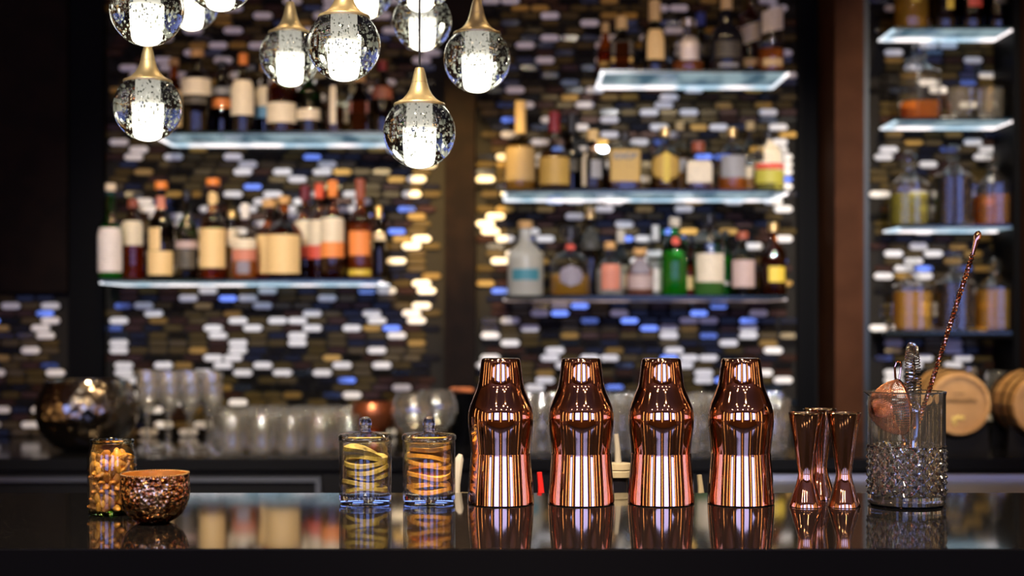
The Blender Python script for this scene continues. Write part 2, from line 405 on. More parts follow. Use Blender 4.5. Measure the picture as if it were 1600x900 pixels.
# ------------------------------------------------------------------ bottles
BG = {'clear': GLASS, 'green': thin_glass('green_glass', (0.10, 0.62, 0.16), 0.4), 'dkgreen': thin_glass('dark_green_glass', (0.03, 0.16, 0.06), 0.3),
      'amber': thin_glass('amber_glass', (0.62, 0.28, 0.07), 0.4), 'dark': thin_glass('smoked_glass', (0.12, 0.08, 0.05), 0.3),
      'black': pbr('black_bottle', (0.008, 0.008, 0.012), rough=0.08), 'frost': None, 'pink': thin_glass('pink_glass', (0.85, 0.68, 0.62), 0.5),
      'pale': thin_glass('pale_straw_glass', (0.82, 0.80, 0.70), 0.4)}
def frosted():
    m = bpy.data.materials.new('frosted_glass'); m.use_nodes = True; nt = m.node_tree; nt.nodes.clear()
    out = nt.nodes.new('ShaderNodeOutputMaterial'); mx = nt.nodes.new('ShaderNodeMixShader'); mx.inputs[0].default_value = 0.45
    t = nt.nodes.new('ShaderNodeBsdfTransparent'); t.inputs['Color'].default_value = (0.8, 0.82, 0.8, 1)
    d = nt.nodes.new('ShaderNodeBsdfPrincipled'); d.inputs['Base Color'].default_value = (0.6, 0.6, 0.55, 1); d.inputs['Roughness'].default_value = 0.3
    nt.links.new(t.outputs[0], mx.inputs[1]); nt.links.new(d.outputs[0], mx.inputs[2]); nt.links.new(mx.outputs[0], out.inputs['Surface']); return m
BG['frost'] = frosted()
LQ = {'whisky': liquid('whisky', (0.78, 0.34, 0.07)), 'dark': liquid('dark_spirit', (0.13, 0.035, 0.010)), 'gold': liquid('golden_spirit', (0.85, 0.52, 0.08)),
      'water': liquid('clear_spirit', (0.96, 0.97, 0.96)), 'orange': liquid('orange_spirit', (0.9, 0.30, 0.04)), 'olive': liquid('olive_spirit', (0.62, 0.58, 0.12)),
      'green': liquid('green_spirit', (0.35, 0.9, 0.30)), 'black': pbr('black_liqueur', (0.006, 0.004, 0.008), rough=0.12, spec=0.1), 'pink': liquid('rose_spirit', (0.9, 0.6, 0.5))}
PAPER = {'smoky': paper('smoky_tan_paper', (0.36, 0.26, 0.12), amount=0.35), 'brown': paper('brown_paper', (0.20, 0.06, 0.04), amount=0.3), 'cream': paper('cream_paper', (0.74, 0.66, 0.50)), 'tan': paper('tan_paper', (0.78, 0.56, 0.26), amount=0.25), 'white': paper('white_paper', (0.72, 0.68, 0.66)),
         'orange': paper('orange_paper', (0.82, 0.26, 0.06), amount=0.3), 'red': paper('red_paper', (0.62, 0.08, 0.05), amount=0.3), 'grey': paper('grey_paper', (0.30, 0.31, 0.33)),
         'gold': paper('gold_paper', (0.52, 0.34, 0.08), amount=0.35), 'black': paper('black_paper', (0.03, 0.028, 0.025), ink=(0.4, 0.33, 0.2)), 'pinkish': paper('pinkish_paper', (0.46, 0.35, 0.33)),
         'teal': paper('teal_print', (0.03, 0.18, 0.24), amount=0.2), 'lavender': paper('lavender_paper', (0.24, 0.22, 0.27)), 'silver': paper('silver_paper', (0.70, 0.62, 0.58), metal=0.5),
         'salmon': paper('salmon_paper', (0.56, 0.20, 0.13), amount=0.25), 'yellow': paper('yellow_paper', (0.62, 0.46, 0.05), amount=0.3), 'blue': paper('blue_paper', (0.10, 0.28, 0.5), amount=0.2),
         'olive': paper('olive_paper', (0.40, 0.38, 0.05), amount=0.2)}
CAPM = {'orange': pbr('orange_cap', (0.78, 0.24, 0.04), rough=0.45), 'cream': pbr('cream_cap', (0.72, 0.62, 0.46), rough=0.5), 'red': pbr('wine_red_cap', (0.22, 0.012, 0.02), rough=0.35),
        'black': pbr('black_cap', (0.01, 0.01, 0.012), rough=0.3), 'cork': pbr('cork', (0.62, 0.36, 0.14), rough=0.8), 'tan': pbr('tan_cap', (0.70, 0.50, 0.22), rough=0.5),
        'silver': pbr('silver_cap', (0.75, 0.74, 0.72), metal=1, rough=0.25), 'brown': pbr('red_brown_cap', (0.28, 0.07, 0.035), rough=0.4), 'blue': pbr('blue_cap', (0.03, 0.05, 0.25), rough=0.3),
        'scarlet': pbr('scarlet_cap', (0.70, 0.09, 0.03), rough=0.4), 'gold': pbr('gold_cap', (0.75, 0.52, 0.2), metal=0.9, rough=0.3), 'white': pbr('white_cap', (0.7, 0.68, 0.64), rough=0.4)}
def section(n, sq, a):
    if not sq: return 1.0
    p = 2+sq*6; return (abs(math.cos(a))**p+abs(math.sin(a))**p)**(-1/p)
def label_patch(r_at, z0, z1, half, sq=0.0, flat=1.0, off=0.0012, tilt=0.0, disc=False):
    """a curved patch of paper lying on the front (-y) of a bottle"""
    mb = MB(); nx, nz = 14, 6; v = []; f = []
    for j in range(nz+1):
        for i in range(nx+1):
            u = -1+2*i/nx; w = j/nz
            if disc:
                ww = -1+2*w; u *= math.sqrt(max(0.0, 1-ww*ww))
            z = z0+(z1-z0)*w+tilt*u; a = -PI/2+half*u; r = r_at(z)*section(0, sq, a)+off
            v.append((r*math.cos(a), flat*r*math.sin(a), z))
    for j in range(nz):
        for i in range(nx):
            k = j*(nx+1)+i; f.append((k, k+1, k+nx+2, k+nx+1))
    return mb.add(v, f)
def bottle(key, px, top, wpx, label, glass='amber', liq='whisky', fill=0.62, cap=('cork', 0.07, 1.15), labels=(), shoulder=0.64, neck=0.34, sq=0.0, flat=1.0, back=0, group=None, name='liquor_bottle', medal=None, rz=0.0, textline=None, Y=None):
    """top and label heights in picture rows at the bottle's own distance"""
    d = Y or (4.86 if back else 4.765 if key[0] != 'R' else 4.85)
    zb = SHELF[key]; H = Z(top, d)-zb; r = wpx*d/F/2; x = X(px, d)
    if sq: r *= 0.97
    t = thing(name, label, 'bottle', (x, d, zb), rz, group)
    capc, caph, capw = cap; ch = caph*H; nr = r*neck; hs = shoulder*(H-ch*0.5)
    nz = hs+(H-hs)*0.42                          # where the shoulder has become neck
    prof = [(0, 0.002), (r*0.80, 0.0), (r*0.96, 0.004), (r, 0.012), (r, hs*0.5), (r, hs), (r*0.93, hs+(nz-hs)*0.25), (r*0.70, hs+(nz-hs)*0.6), (nr*1.25, nz-(nz-hs)*0.1), (nr, nz+(H-nz)*0.15), (nr, H-ch*0.9), (nr*1.12, H-ch*0.88), (nr*1.12, H-ch*0.7), (nr*.9, H-ch*0.7)]
    def r_at(z):
        for (ra, za), (rb, zb_) in zip(prof, prof[1:]):
            if za <= z <= zb_ and zb_ > za: return ra+(rb-ra)*(z-za)/(zb_-za)
        return r
    body = MB()
    lower = [p for p in prof if p[1] <= nz]; upper = [p for p in prof if p[1] >= nz-(nz-hs)*0.1]
    n = 28
    if sq:
        body.lathe([p for p in prof if p[1] <= hs+(nz-hs)*0.3], n, sq, flat)
        sh = [p for p in prof if p[1] >= hs+(nz-hs)*0.2]
        body.lathe([(sh[0][0]*1.02, sh[0][1]-0.001)]+[p for p in sh if p[1] <= nz], n, sq*.4, flat); body.lathe([p for p in sh if p[1] >= nz-(nz-hs)*0.1], n, 0, 1)
    else: body.lathe(prof, n, 0, flat if flat == 1 else 1)
    part('glass_body', body, BG[glass], t)
    if liq:
        zl = fill*H; lp = [(0, 0.006), (r*0.88, 0.006), (r*0.95, 0.014)]
        lp += [(rr*0.95, z) for rr, z in prof[4:] if z < zl-0.004]+[(r_at(zl)*0.95, zl), (0, zl)]
        part('liquid', MB().lathe(lp, n, sq if fill*H < hs else 0, flat if sq and fill*H < hs else 1), LQ[liq], t)
    part('cap', MB().lathe([(nr*1.14*capw/1.15, H-ch), (nr*1.14*capw, H-ch+0.001), (nr*1.14*capw, H-0.003), (nr*1.0*capw, H), (0, H)], 20), CAPM[capc], t)
    for lb in labels:
        y0, y1, wp, col = lb[:4]; opt = lb[4] if len(lb) > 4 else {}
        zt, zbm = Z(y0, d)-zb, Z(y1, d)-zb
        zbm = max(zbm, 0.006); rr = r_at((zt+zbm)/2)
        half = math.asin(min(0.985, wp*d/F/2/max(rr*(1.0 if not sq else 1.08), 1e-4))) if not sq else min(0.74, math.atan2(wp*d/F/2, r*flat))
        q = part('paper_label', label_patch(r_at, zbm, zt, half, sq, flat, opt.get('off', 0.0012), opt.get('tilt', 0.0), opt.get('disc', False)), PAPER[col], t)
        if opt.get('dx'): q.rotation_euler = (0, 0, opt['dx'])
    if textline:
        txt, y0, y1 = textline; cu = bpy.data.curves.new('lettering', 'FONT'); cu.body = txt; cu.align_x = 'CENTER'; cu.size = (y1-y0)*d/F*1.2; cu.extrude = 0.0002; cu.offset = 0.0013
        tmp = bpy.data.objects.new('tmp', cu); C.objects.link(tmp)
        bpy.context.view_layer.update(); me = bpy.data.meshes.new_from_object(tmp); bpy.data.objects.remove(tmp)
        me.materials.clear(); me.materials.append(CAPM['black'])
        ob('lettering', me, t, (0, -r*flat*1.0-0.0022, Z(y1, d)-zb), (PI/2, 0, 0))
    return t
GL2 = 'bottles on the lower shelf of the left panel'
bottle('L2', 173, 287, 38, 'green glass bottle with big cream label at the left end of its shelf', 'green', 'green', .55, ('cream', .08, 1.1), [(357, 425, 37, 'white')], .48, .34, group=GL2)
bottle('L2', 208, 312, 36, 'amber bottle with high cream label behind the green glass bottle', 'amber', 'whisky', .5, ('brown', .1, 1.1), [(346, 384, 33, 'cream')], .70, .36, back=1, group=GL2)
bottle('L2', 252, 284, 41, 'dark bottle with orange stopper, pink neck band and stepped tan labels', 'dark', 'dark', .5, ('orange', .08, 1.2), [(307, 327, 13, 'salmon'), (357, 392, 20, 'tan', {'dx': -.35}), (393, 430, 39, 'tan')], .55, .36, group=GL2)
bottle('L2', 292, 298, 35, 'blackish green bottle with narrow brown label, left of the orange-topped medallion bottle', 'dkgreen', 'dark', .5, ('black', .09, 1.1), [(377, 389, 34, 'pinkish'), (391, 420, 30, 'black')], .55, .34, group=GL2)
bottle('L2', 333, 279, 42, 'amber bottle with orange stopper, oval neck medallion and tall tan label', 'amber', 'whisky', .5, ('orange', .07, 1.25), [(299, 322, 17, 'tan', {'disc': True}), (358, 419, 40, 'tan')], .52, .36, group=GL2)
bottle('L2', 383, 318, 40, 'short clear bottle with colourful patchwork label and orange spirit', 'clear', 'orange', .5, ('white', .2, 1.0), [(374, 390, 36, 'cream'), (391, 408, 36, 'salmon'), (409, 428, 20, 'lavender')], .56, .3, group=GL2)
bottle('L2', 421, 312, 44, 'cork-topped amber flask with tan label, half hidden behind its wider twin', 'amber', 'whisky', .5, ('cork', .1, 1.5), [(368, 428, 38, 'tan')], .56, .3, back=1, group=GL2)
bottle('L2', 444, 307, 58, 'wide dark amber flask with cork stopper and large tan label', 'amber', 'dark', .55, ('cork', .09, 1.2), [(368, 428, 52, 'tan')], .56, .25, group=GL2)
bottle('L2', 477, 290, 36, 'cream and red labelled bottle with wine red capsule, first of three alike', 'amber', 'dark', .5, ('red', .16, 1.1), [(345, 385, 34, 'cream'), (385, 404, 34, 'red')], .62, .34, Y=4.903, group=GL2)
bottle('L2', 499, 286, 36, 'cream and red labelled bottle with scarlet capsule, middle of three alike', 'amber', 'dark', .5, ('scarlet', .16, 1.1), [(345, 384, 34, 'cream'), (384, 405, 34, 'red')], .62, .34, Y=4.828, group=GL2)
bottle('L2', 520, 282, 38, 'cream and orange labelled bottle with bright orange capsule, front of three alike', 'amber', 'dark', .5, ('orange', .17, 1.1), [(341, 379, 36, 'cream'), (379, 403, 36, 'orange')], .62, .34, Y=4.735, group=GL2)
bottle('L2', 563, 280, 40, 'amber bourbon bottle with orange label and red brown capsule', 'amber', 'gold', .55, ('brown', .2, 1.1), [(362, 400, 32, 'orange'), (421, 431, 34, 'yellow')], .60, .32, group=GL2)
bottle('L2', 592, 322, 24, 'small dark bottle with cream band at the right end of its shelf', 'dark', 'dark', .5, ('gold', .16, 1.1), [(364, 376, 20, 'cream')], .60, .36, back=1, group=GL2)
bottle('L2', 362, 330, 30, 'plain pale green bottle behind the colourful patchwork label', 'pale', 'gold', .5, ('gold', .1, 1.1), [(360, 385, 24, 'cream')], .60, .36, back=1, group=GL2)
GL1 = 'bottles on the upper shelf of the left panel'
bottle('L1', 272, 92, 34, 'tan labelled bottle half hidden by the lowest left hanging lamp', 'amber', 'dark', .5, ('cork', .09, 1.2), [(143, 200, 30, 'tan')], .58, .34, Y=4.88, group=GL1)
bottle('L1', 308, 78, 48, 'dark bottle with wide high cream label and cork on the upper shelf', 'dark', 'dark', .5, ('cork', .09, 1.3), [(125, 151, 46, 'cream'), (154, 165, 36, 'black')], .66, .3, group=GL1)
bottle('L1', 347, 96, 36, 'bottle with a grey label over an orange band, upper shelf', 'dark', 'dark', .5, ('black', .09, 1.2), [(138, 150, 32, 'grey'), (156, 171, 32, 'orange')], .62, .32, Y=4.86, group=GL1)
bottle('L1', 380, 84, 38, 'dark bottle with tall narrow cream label, upper shelf', 'dark', 'dark', .5, ('orange', .14, 1.1), [(127, 182, 35, 'cream')], .60, .32, group=GL1)
bottle('L1', 414, 100, 32, 'bottle with cream and blue label behind the tall cream labelled bottle', 'dark', 'dark', .5, ('cork', .1, 1.2), [(136, 168, 26, 'cream'), (169, 186, 26, 'blue')], .62, .32, back=1, group=GL1)
bottle('L1', 441, 92, 48, 'brown shouldered bottle with low wide cream label under two hanging lamps', 'amber', 'dark', .6, ('cork', .1, 1.2), [(163, 194, 44, 'cream')], .62, .3, group=GL1)
bottle('L1', 483, 100, 38, 'black bottle with low cream band below the twin hanging lamps', 'dkgreen', 'dark', .5, ('black', .1, 1.2), [(172, 189, 35, 'cream')], .60, .32, group=GL1)
bottle('L1', 522, 98, 30, 'slim clear bottle with thin pale stripe, upper shelf', 'pale', 'dark', .4, ('gold', .1, 1.2), [(135, 196, 9, 'cream')], .60, .34, group=GL1)
bottle('L1', 562, 108, 36, 'squat bottle with brown square label and wooden ball stopper, upper shelf', 'dark', 'dark', .5, ('cork', .2, 1.4), [(160, 178, 33, 'brown')], .50, .32, sq=.6, flat=.7, group=GL1)
bottle('L1', 598, 95, 34, 'dark bottle with plum red label beside the lowest hanging lamp', 'dark', 'dark', .5, ('red', .14, 1.1), [(136, 156, 30, 'brown')], .60, .34, group=GL1)
GM1 = 'bottles on the short top shelf of the middle panel'
bottle('M1', 946, 36, 26, 'slim amber bottle with tan stopper at the left end of the short top shelf', 'amber', 'whisky', .5, ('tan', .18, 1.2), [(98, 105, 20, 'gold')], .55, .36, back=1, group=GM1)
bottle('M1', 971, 27, 40, 'dark square bottle with round gold emblem and gold foot band', 'dark', 'dark', .55, ('tan', .22, 1.3), [(66, 88, 28, 'black'), (92, 100, 36, 'gold')], .58, .32, sq=.7, flat=.75, group=GM1)
bottle('M1', 1023, 1, 40, 'dark bottle with long tan stopper and upright tan label', 'dark', 'dark', .5, ('tan', .28, 1.25), [(48, 96, 27, 'tan')], .52, .34, group=GM1)
bottle('M1', 1075, 29, 50, 'round clear bottle with silver ball stopper and orange spirit', 'clear', 'orange', .22, ('silver', .16, 1.5), [(58, 98, 28, 'silver')], .56, .24, group=GM1)
bottle('M1', 1095, 20, 28, 'bottle with blue cap behind the silver-stoppered round bottle', 'dark', 'dark', .5, ('blue', .2, 1.3), [(70, 90, 20, 'black')], .5, .36, back=1, group=GM1)
bottle('M1', 1135, -4, 54, 'round black bottle with white markings and tan stopper', 'black', None, .5, ('tan', .17, 1.2), [(68, 94, 38, 'black'), (103, 108, 30, 'grey')], .50, .26, Y=4.74, group=GM1)
bottle('M1', 1172, -20, 34, 'amber bottle with slanted cream label, second from the right on the short top shelf', 'amber', 'dark', .5, ('black', .1, 1.2), [(40, 68, 29, 'cream', {'tilt': .012}), (94, 106, 28, 'tan')], .66, .34, Y=4.885, group=GM1)
bottle('M1', 1205, -32, 40, 'tall bottle with slanted white label and orange spirit at the shelf end', 'clear', 'orange', .26, ('cork', .1, 1.2), [(18, 52, 32, 'cream', {'tilt': .008}), (94, 106, 30, 'tan')], .70, .32, Y=4.74, group=GM1)
GM2 = 'bottles on the second shelf of the middle panel'
bottle('M2', 813, 158, 48, 'tan bottle with long cream neck at the left end of the second shelf', 'pale', 'gold', .5, ('tan', .36, 1.2), [(232, 284, 44, 'smoky')], .52, .26, group=GM2)
bottle('M2', 866, 175, 50, 'bottle with wine red capsule and broad gold label', 'pale', 'dark', .5, ('red', .26, 1.2), [(247, 290, 46, 'gold')], .44, .26, group=GM2)
bottle('M2', 893, 178, 38, 'black-capped dark bottle behind the wine red capsule', 'dark', 'dark', .5, ('black', .24, 1.2), [(250, 270, 20, 'black')], .5, .32, back=1, group=GM2)
bottle('M2', 926, 203, 42, 'dark bottle with small grey label and pale side stripe', 'dark', 'dark', .6, ('tan', .18, 1.3), [(252, 280, 17, 'grey', {'dx': .25}), (240, 292, 8, 'cream', {'dx': -.75})], .56, .3, group=GM2)
bottle('M2', 976, 208, 54, 'square bottle with large gold label in bold dark capitals', 'clear', 'dark', .55, ('black', .14, 1.3), [(235, 285, 48, 'gold')], .80, .24, sq=.8, flat=.62, group=GM2, textline=('KNOB', 239, 250))
bottle('M2', 1039, 200, 46, 'bottle with round golden yellow label, second shelf', 'pale', 'dark', .55, ('gold', .14, 1.2), [(239, 286, 42, 'gold', {'disc': True}), (241, 287, 10, 'yellow', {'off': .002})], .58, .28, group=GM2)
bottle('M2', 1091, 222, 48, 'squat bottle with dark cork and square cream label', 'clear', 'dark', .5, ('brown', .2, 1.5), [(253, 287, 43, 'cream')], .58, .26, sq=.5, flat=.8, group=GM2)
bottle('M2', 1144, 200, 44, 'bottle with pale grey label over red-orange spirit', 'clear', 'orange', .24, ('gold', .14, 1.2), [(245, 279, 36, 'grey')], .62, .28, group=GM2)
bottle('M2', 1172, 190, 34, 'tall plain bottle behind the grey labelled red-orange one', 'pale', 'gold', .3, ('tan', .12, 1.2), [(262, 280, 22, 'cream')], .6, .3, back=1, group=GM2)
bottle('M2', 1201, 205, 48, 'clear bottle with olive label, red band and cream strip at the right shelf end', 'clear', 'olive', .35, ('black', .14, 1.2), [(218, 256, 26, 'cream', {'dx': .1}), (257, 266, 44, 'red'), (267, 288, 44, 'olive')], .7, .28, group=GM2)
bottle('M2', 1062, 190, 32, 'clear slim bottle behind the round yellow label', 'pale', 'gold', .5, ('tan', .12, 1.2), [(250, 270, 20, 'grey')], .6, .3, back=1, group=GM2)
GM3 = 'bottles on the lowest shelf of the middle panel'
bottle('M3', 821, 345, 56, 'frosted pale bottle with teal print at the left end of the lowest shelf', 'frost', None, .5, ('cork', .1, 1.1), [(421, 438, 40, 'teal')], .55, .34, group=GM3)
bottle('M3', 891, 355, 64, 'squat round clear bottle with round lavender label and golden spirit', 'clear', 'gold', .3, ('black', .16, 1.9), [(382, 390, 15, 'red'), (415, 449, 36, 'lavender', {'disc': True})], .50, .2, group=GM3)
bottle('M3', 922, 322, 38, 'tall dark bottle with gilt stopper behind the round lavender label', 'dark', 'dark', .4, ('gold', .14, 1.2), [(355, 390, 20, 'black')], .60, .3, back=1, group=GM3)
bottle('M3', 953, 378, 44, 'small clear bottle with salmon red label', 'clear', 'water', .5, ('cork', .14, 1.2), [(413, 453, 28, 'salmon')], .56, .3, group=GM3)
bottle('M3', 970, 358, 32, 'clear bottle with cream stopper behind the salmon red label', 'pale', 'water', .4, ('cream', .2, 1.2), [(430, 450, 22, 'cream')], .56, .3, back=1, group=GM3)
bottle('M3', 1000, 388, 42, 'rose tinted stubby bottle with lavender label', 'pink', 'pink', .5, ('cork', .14, 1.3), [(405, 428, 24, 'lavender'), (430, 452, 36, 'pinkish')], .60, .34, group=GM3)
bottle('M3', 1024, 352, 26, 'slim white labelled bottle between the rose and the green ones', 'clear', 'water', .5, ('white', .22, 1.2), [(420, 455, 22, 'white')], .56, .34, back=1, group=GM3)
bottle('M3', 1054, 340, 40, 'bright green gin bottle with red seal and pale cap', 'green', 'green', .5, ('cream', .12, 1.3), [(370, 384, 13, 'red', {'disc': True})], .70, .3, group=GM3)
bottle('M3', 1076, 368, 26, 'slim orange bottle between the two green gin bottles', 'amber', 'orange', .5, ('black', .14, 1.2), [(432, 452, 20, 'tan')], .56, .34, back=1, group=GM3)
bottle('M3', 1108, 334, 48, 'green bottle with large cream label and dark cap on the lowest shelf', 'pale', 'green', .45, ('black', .12, 1.3), [(366, 378, 11, 'black', {'disc': True}), (397, 441, 42, 'cream')], .72, .28, group=GM3)
bottle('M3', 1133, 360, 24, 'narrow green bottle behind the large cream label', 'green', 'green', .6, ('black', .1, 1.2), [(440, 446, 16, 'white')], .62, .34, back=1, group=GM3)
bottle('M3', 1160, 362, 40, 'blackish bottle with pinkish square label on the lowest shelf', 'dark', 'dark', .5, ('brown', .12, 1.3), [(407, 449, 34, 'pinkish')], .62, .32, group=GM3)
bottle('M3', 1208, 348, 40, 'dark amber bottle with yellow label at the right end of the lowest shelf', 'amber', 'dark', .5, ('gold', .12, 1.2), [(417, 441, 26, 'yellow', {'dx': .2})], .60, .32, group=GM3)
GR1 = 'bottles on the top shelf of the right panel'
bottle('R1', 1424, -70, 54, 'clear bottle with yellow patch at the left of the top right shelf', 'clear', 'gold', .5, ('gold', .1, 1.2), [(-20, 8, 14, 'yellow')], .62, .3, group=GR1)
bottle('R1', 1476, -75, 42, 'dark bottle with bright yellow strip, second on the top right shelf', 'dark', 'dark', .5, ('black', .1, 1.2), [(-20, 18, 11, 'yellow', {'dx': .15})], .62, .3, group=GR1)
bottle('R1', 1518, -70, 42, 'wine dark bottle, third on the top right shelf', 'dark', 'dark', .5, ('red', .1, 1.2), [(-10, 14, 20, 'red')], .62, .3, group=GR1)
bottle('R1', 1559, -70, 38, 'deep red bottle at the right of the top right shelf', 'dark', 'dark', .5, ('brown', .1, 1.2), [(-10, 10, 20, 'black')], .62, .3, group=GR1)
# cut-glass decanters with ball stoppers
CUT = thin_glass('cut_glass', (0.95, 0.955, 0.95), 0.5, 1.0, 0.05, glint_mix=0.008)
def decanter(key, px, top, wpx, shoulder_y, liq_y, liq, label, group, d=4.85):
    zb = SHELF[key]; H = Z(top, d)-zb; r = wpx*d/F/2; hs = Z(shoulder_y, d)-zb
    t = thing('cut_glass_decanter', label, 'decanter', (X(px, d), d, zb), 0, group)
    b = MB(); n = 32; v = []
    b.lathe([(0, 0.003), (r*.9, 0), (r*.97, .006), (r*.97, hs*.97), (r*.9, hs)], n, .22, 1)
    nr = r*.26; hn = hs+(H-hs)*.45
    b.lathe([(r*1.02, hs-.001), (r*.75, hs+(hn-hs)*.2), (r*.40, hs+(hn-hs)*.55), (nr, hn-.005), (nr, hn), (nr*1.5, hn+.004), (nr*1.4, hn+.007)], n)
    part('glass_body', b, CUT, t)
    # raised diamond cuts on the front of the body
    cuts = MB(); k = 5; s = r*1.9/k; rows = max(2, int(hs*.55/s))
    for i in range(k):
        for j in range(rows):
            x = -r*.85+s*.9*(i+.5); z = .010+s*(j+.5); y = -r*.99*math.sqrt(max(0, 1-(x/r)**2))
            cuts.add([(x-s*.42, y, z), (x, y, z-s*.48), (x+s*.42, y, z), (x, y, z+s*.48), (x+x/r*.004, y-.004, z)], [(0,1,4), (1,2,4), (2,3,4), (3,0,4)])
    part('diamond_cuts', cuts, CUT, t, smooth=False)
    hl = Z(liq_y, d)-zb
    part('liquid', MB().lathe([(0, .010), (r*.86, .010), (r*.88, hl), (0, hl)], n, .22, 1), LQ[liq], t)
    sr = (H-hn)*.5
    sp = [(nr*.8, hn-.01), (nr*.8, hn+.006)]+[(sr*.95*math.sin(PI*(.15+.85*i/8)), hn+sr-sr*math.cos(PI*(.15+.85*i/8))) for i in range(9)]
    part('stopper', MB().lathe(sp, 12), CUT, t, smooth=False)
    return t
GD = 'cut-glass decanters on the right shelves'
decanter('R2', 1437, 66, 62, 112, 160, 'orange', 'square decanter with amber dregs and gilt stopper beside the tumblers', GD)
decanter('R3', 1420, 236, 62, 286, 303, 'olive', 'cut decanter of olive gold spirit, left on the upper decanter shelf', GD)
decanter('R3', 1489, 225, 60, 274, 278, 'black', 'cut decanter of black liqueur in the middle of the upper decanter shelf', GD)
decanter('R3', 1552, 236, 60, 286, 305, 'whisky', 'cut decanter of amber spirit, right on the upper decanter shelf', GD)
decanter('R4', 1426, 402, 62, 446, 456, 'gold', 'cut decanter of pale gold spirit, left on the lower decanter shelf', GD)
decanter('R4', 1492, 395, 60, 440, 443, 'black', 'cut decanter of dark plum liqueur in the middle of the lower decanter shelf', GD)
decanter('R4', 1554, 402, 60, 446, 453, 'gold', 'cut decanter of golden spirit, right on the lower decanter shelf', GD)

# ------------------------------------------------------------------ back counter, fridges and glassware
STONE = bumped('black_counter_stone', (0.010, 0.010, 0.011), 0.0, 0.12, 400, 0.02)
CF = 4.18
bc = thing('back_counter', 'long black counter below the mosaic wall carrying rows of glasses', 'counter', (0, 4.55, 0))
part('worktop', MB().box((-2.4, CF-4.55, CT-0.035), (2.4, WALL-4.55, CT)), STONE, bc, smooth=False)
part('base_cabinet', MB().box((-2.4, CF+0.03-4.55, 0), (2.4, WALL-4.55, CT-0.036)), BLACKM, bc, smooth=False)
BSTEEL = pbr('brushed_steel', (0.42, 0.43, 0.45), metal=1.0, rough=0.35)
DSTEEL = pbr('dark_brushed_steel', (0.16, 0.16, 0.16), metal=1.0, rough=0.4)
def band(name, px0, px1, y0, y1, mat, yf=CF+0.005):
    return part(name, MB().box((X(px0, yf), yf-4.55, Z(y1, yf)), (X(px1, yf), CF+0.03-4.55, Z(y0, yf))), mat, bc, smooth=False)
band('fridge_door_rail', -80, 500, 746, 753, DSTEEL); band('fridge_door_rail', 493, 501, 754, 790, DSTEEL)
# steel work shelf of the ice station standing in the aisle, right
ws = thing('steel_work_table', 'low brushed steel work table behind the right end of the bar', 'table', (X(1420, 3.35), 3.0, 0))
tz = 0.972
part('steel_top', MB().box((-0.42, -0.02, tz-0.03), (0.62, 0.26, tz)), BSTEEL, ws, smooth=False)
part('upstand', MB().box((-0.42, 0.262, tz-0.03), (0.62, 0.275, tz+0.012)), BSTEEL, ws, smooth=False)
for sx in (-0.40, 0.56):
    for sy in (0.0, 0.22): part('leg', MB().box((sx, sy, 0), (sx+0.035, sy+0.035, tz-0.031)), BSTEEL, ws, smooth=False)

def glass_thing(kind, name, label, x, y, group, z=CT, mirror=False):
    t = thing(name, label, 'glass', (x, y, z), 0, group)
    for pn, me in kind: ob(pn, me, t)
    return t
WINEG = thin_glass('bar_glass', (0.955, 0.955, 0.94), 0.6, 1.8, 0.06, glint_mix=0.035)
def mk(parts): return [(n, MB().lathe(p, 24).mesh(n, WINEG)) for n, p in parts]
TUMB = mk([('glass_wall', [(.0315, .013), (.0375, .118), (.0385, .1195), (.0370, .1205), (.0358, .118), (.0295, .016)]), ('glass_foot', [(0, 0), (.029, 0), (.0315, .004), (.0315, .013), (.0290, .016), (0, .014)])])
HIGH = mk([('glass_wall', [(.029, .015), (.0335, .165), (.0325, .167), (.0315, .165), (.027, .018)]), ('glass_foot', [(0, 0), (.027, 0), (.029, .004), (.029, .015), (.027, .018), (0, .016)])])
FLUTE = mk([('bowl', [(.004, .115), (.012, .122), (.024, .145), (.030, .18), (.031, .215), (.0295, .245), (.0285, .245), (.0298, .214), (.0285, .18), (.022, .147), (.010, .125), (0, .121)]),
            ('stem', [(.006, .008), (.0036, .03), (.0034, .09), (.0045, .115)]), ('foot', [(0, 0), (.032, 0), (.0325, .002), (.012, .006), (.006, .008)])])
SNIF = mk([('bowl', [(.006, .055), (.03, .06), (.055, .085), (.066, .12), (.063, .15), (.050, .185), (.0485, .185), (.061, .15), (.064, .12), (.053, .087), (.028, .063), (0, .060)]),
           ('stem', [(.010, .006), (.006, .02), (.006, .045), (.010, .055)]), ('foot', [(0, 0), (.040, 0), (.041, .002), (.016, .005), (.010, .006)])])
ROWN = ['front row', 'second row', 'third row', 'fourth row', 'fifth row', 'hindmost row']
for j, y in enumerate([4.27, 4.36, 4.45, 4.54, 4.63, 4.72]):
    x0 = X(362-j*6, y); x1 = X(560 if j < 3 else 600, y); n = 0
    x = x0+(0.042 if j % 2 else 0)
    while x < x1:
        if math.hypot(x-X(584, 4.40), y-4.40) > .11: glass_thing(TUMB, 'tumbler', 'clear tumbler in the %s of the dense block behind the lidded jars' % ROWN[j], x, y, 'tumblers in rows on the back counter')
        x += 0.086
for j, y in enumerate([4.30, 4.40, 4.50]):
    for i in range(4):
        glass_thing(FLUTE, 'stemmed_glass', 'small stemmed glass in the %s beside the dark hammered bowl' % ROWN[j], X(232+j*4, y)+i*0.064-.012*j, y, 'stemmed glasses beside the hammered bowl')
for j, y in enumerate([4.26, 4.36, 4.47, 4.58, 4.69]):
    x = X(826, y)+(0.04 if j % 2 else 0)
    while x < X(1228, y):
        glass_thing(HIGH, 'highball_glass', 'tall highball glass in the %s of the block behind the copper shakers' % ROWN[j], x, y, 'highball glasses in rows on the back counter')
        x += 0.080
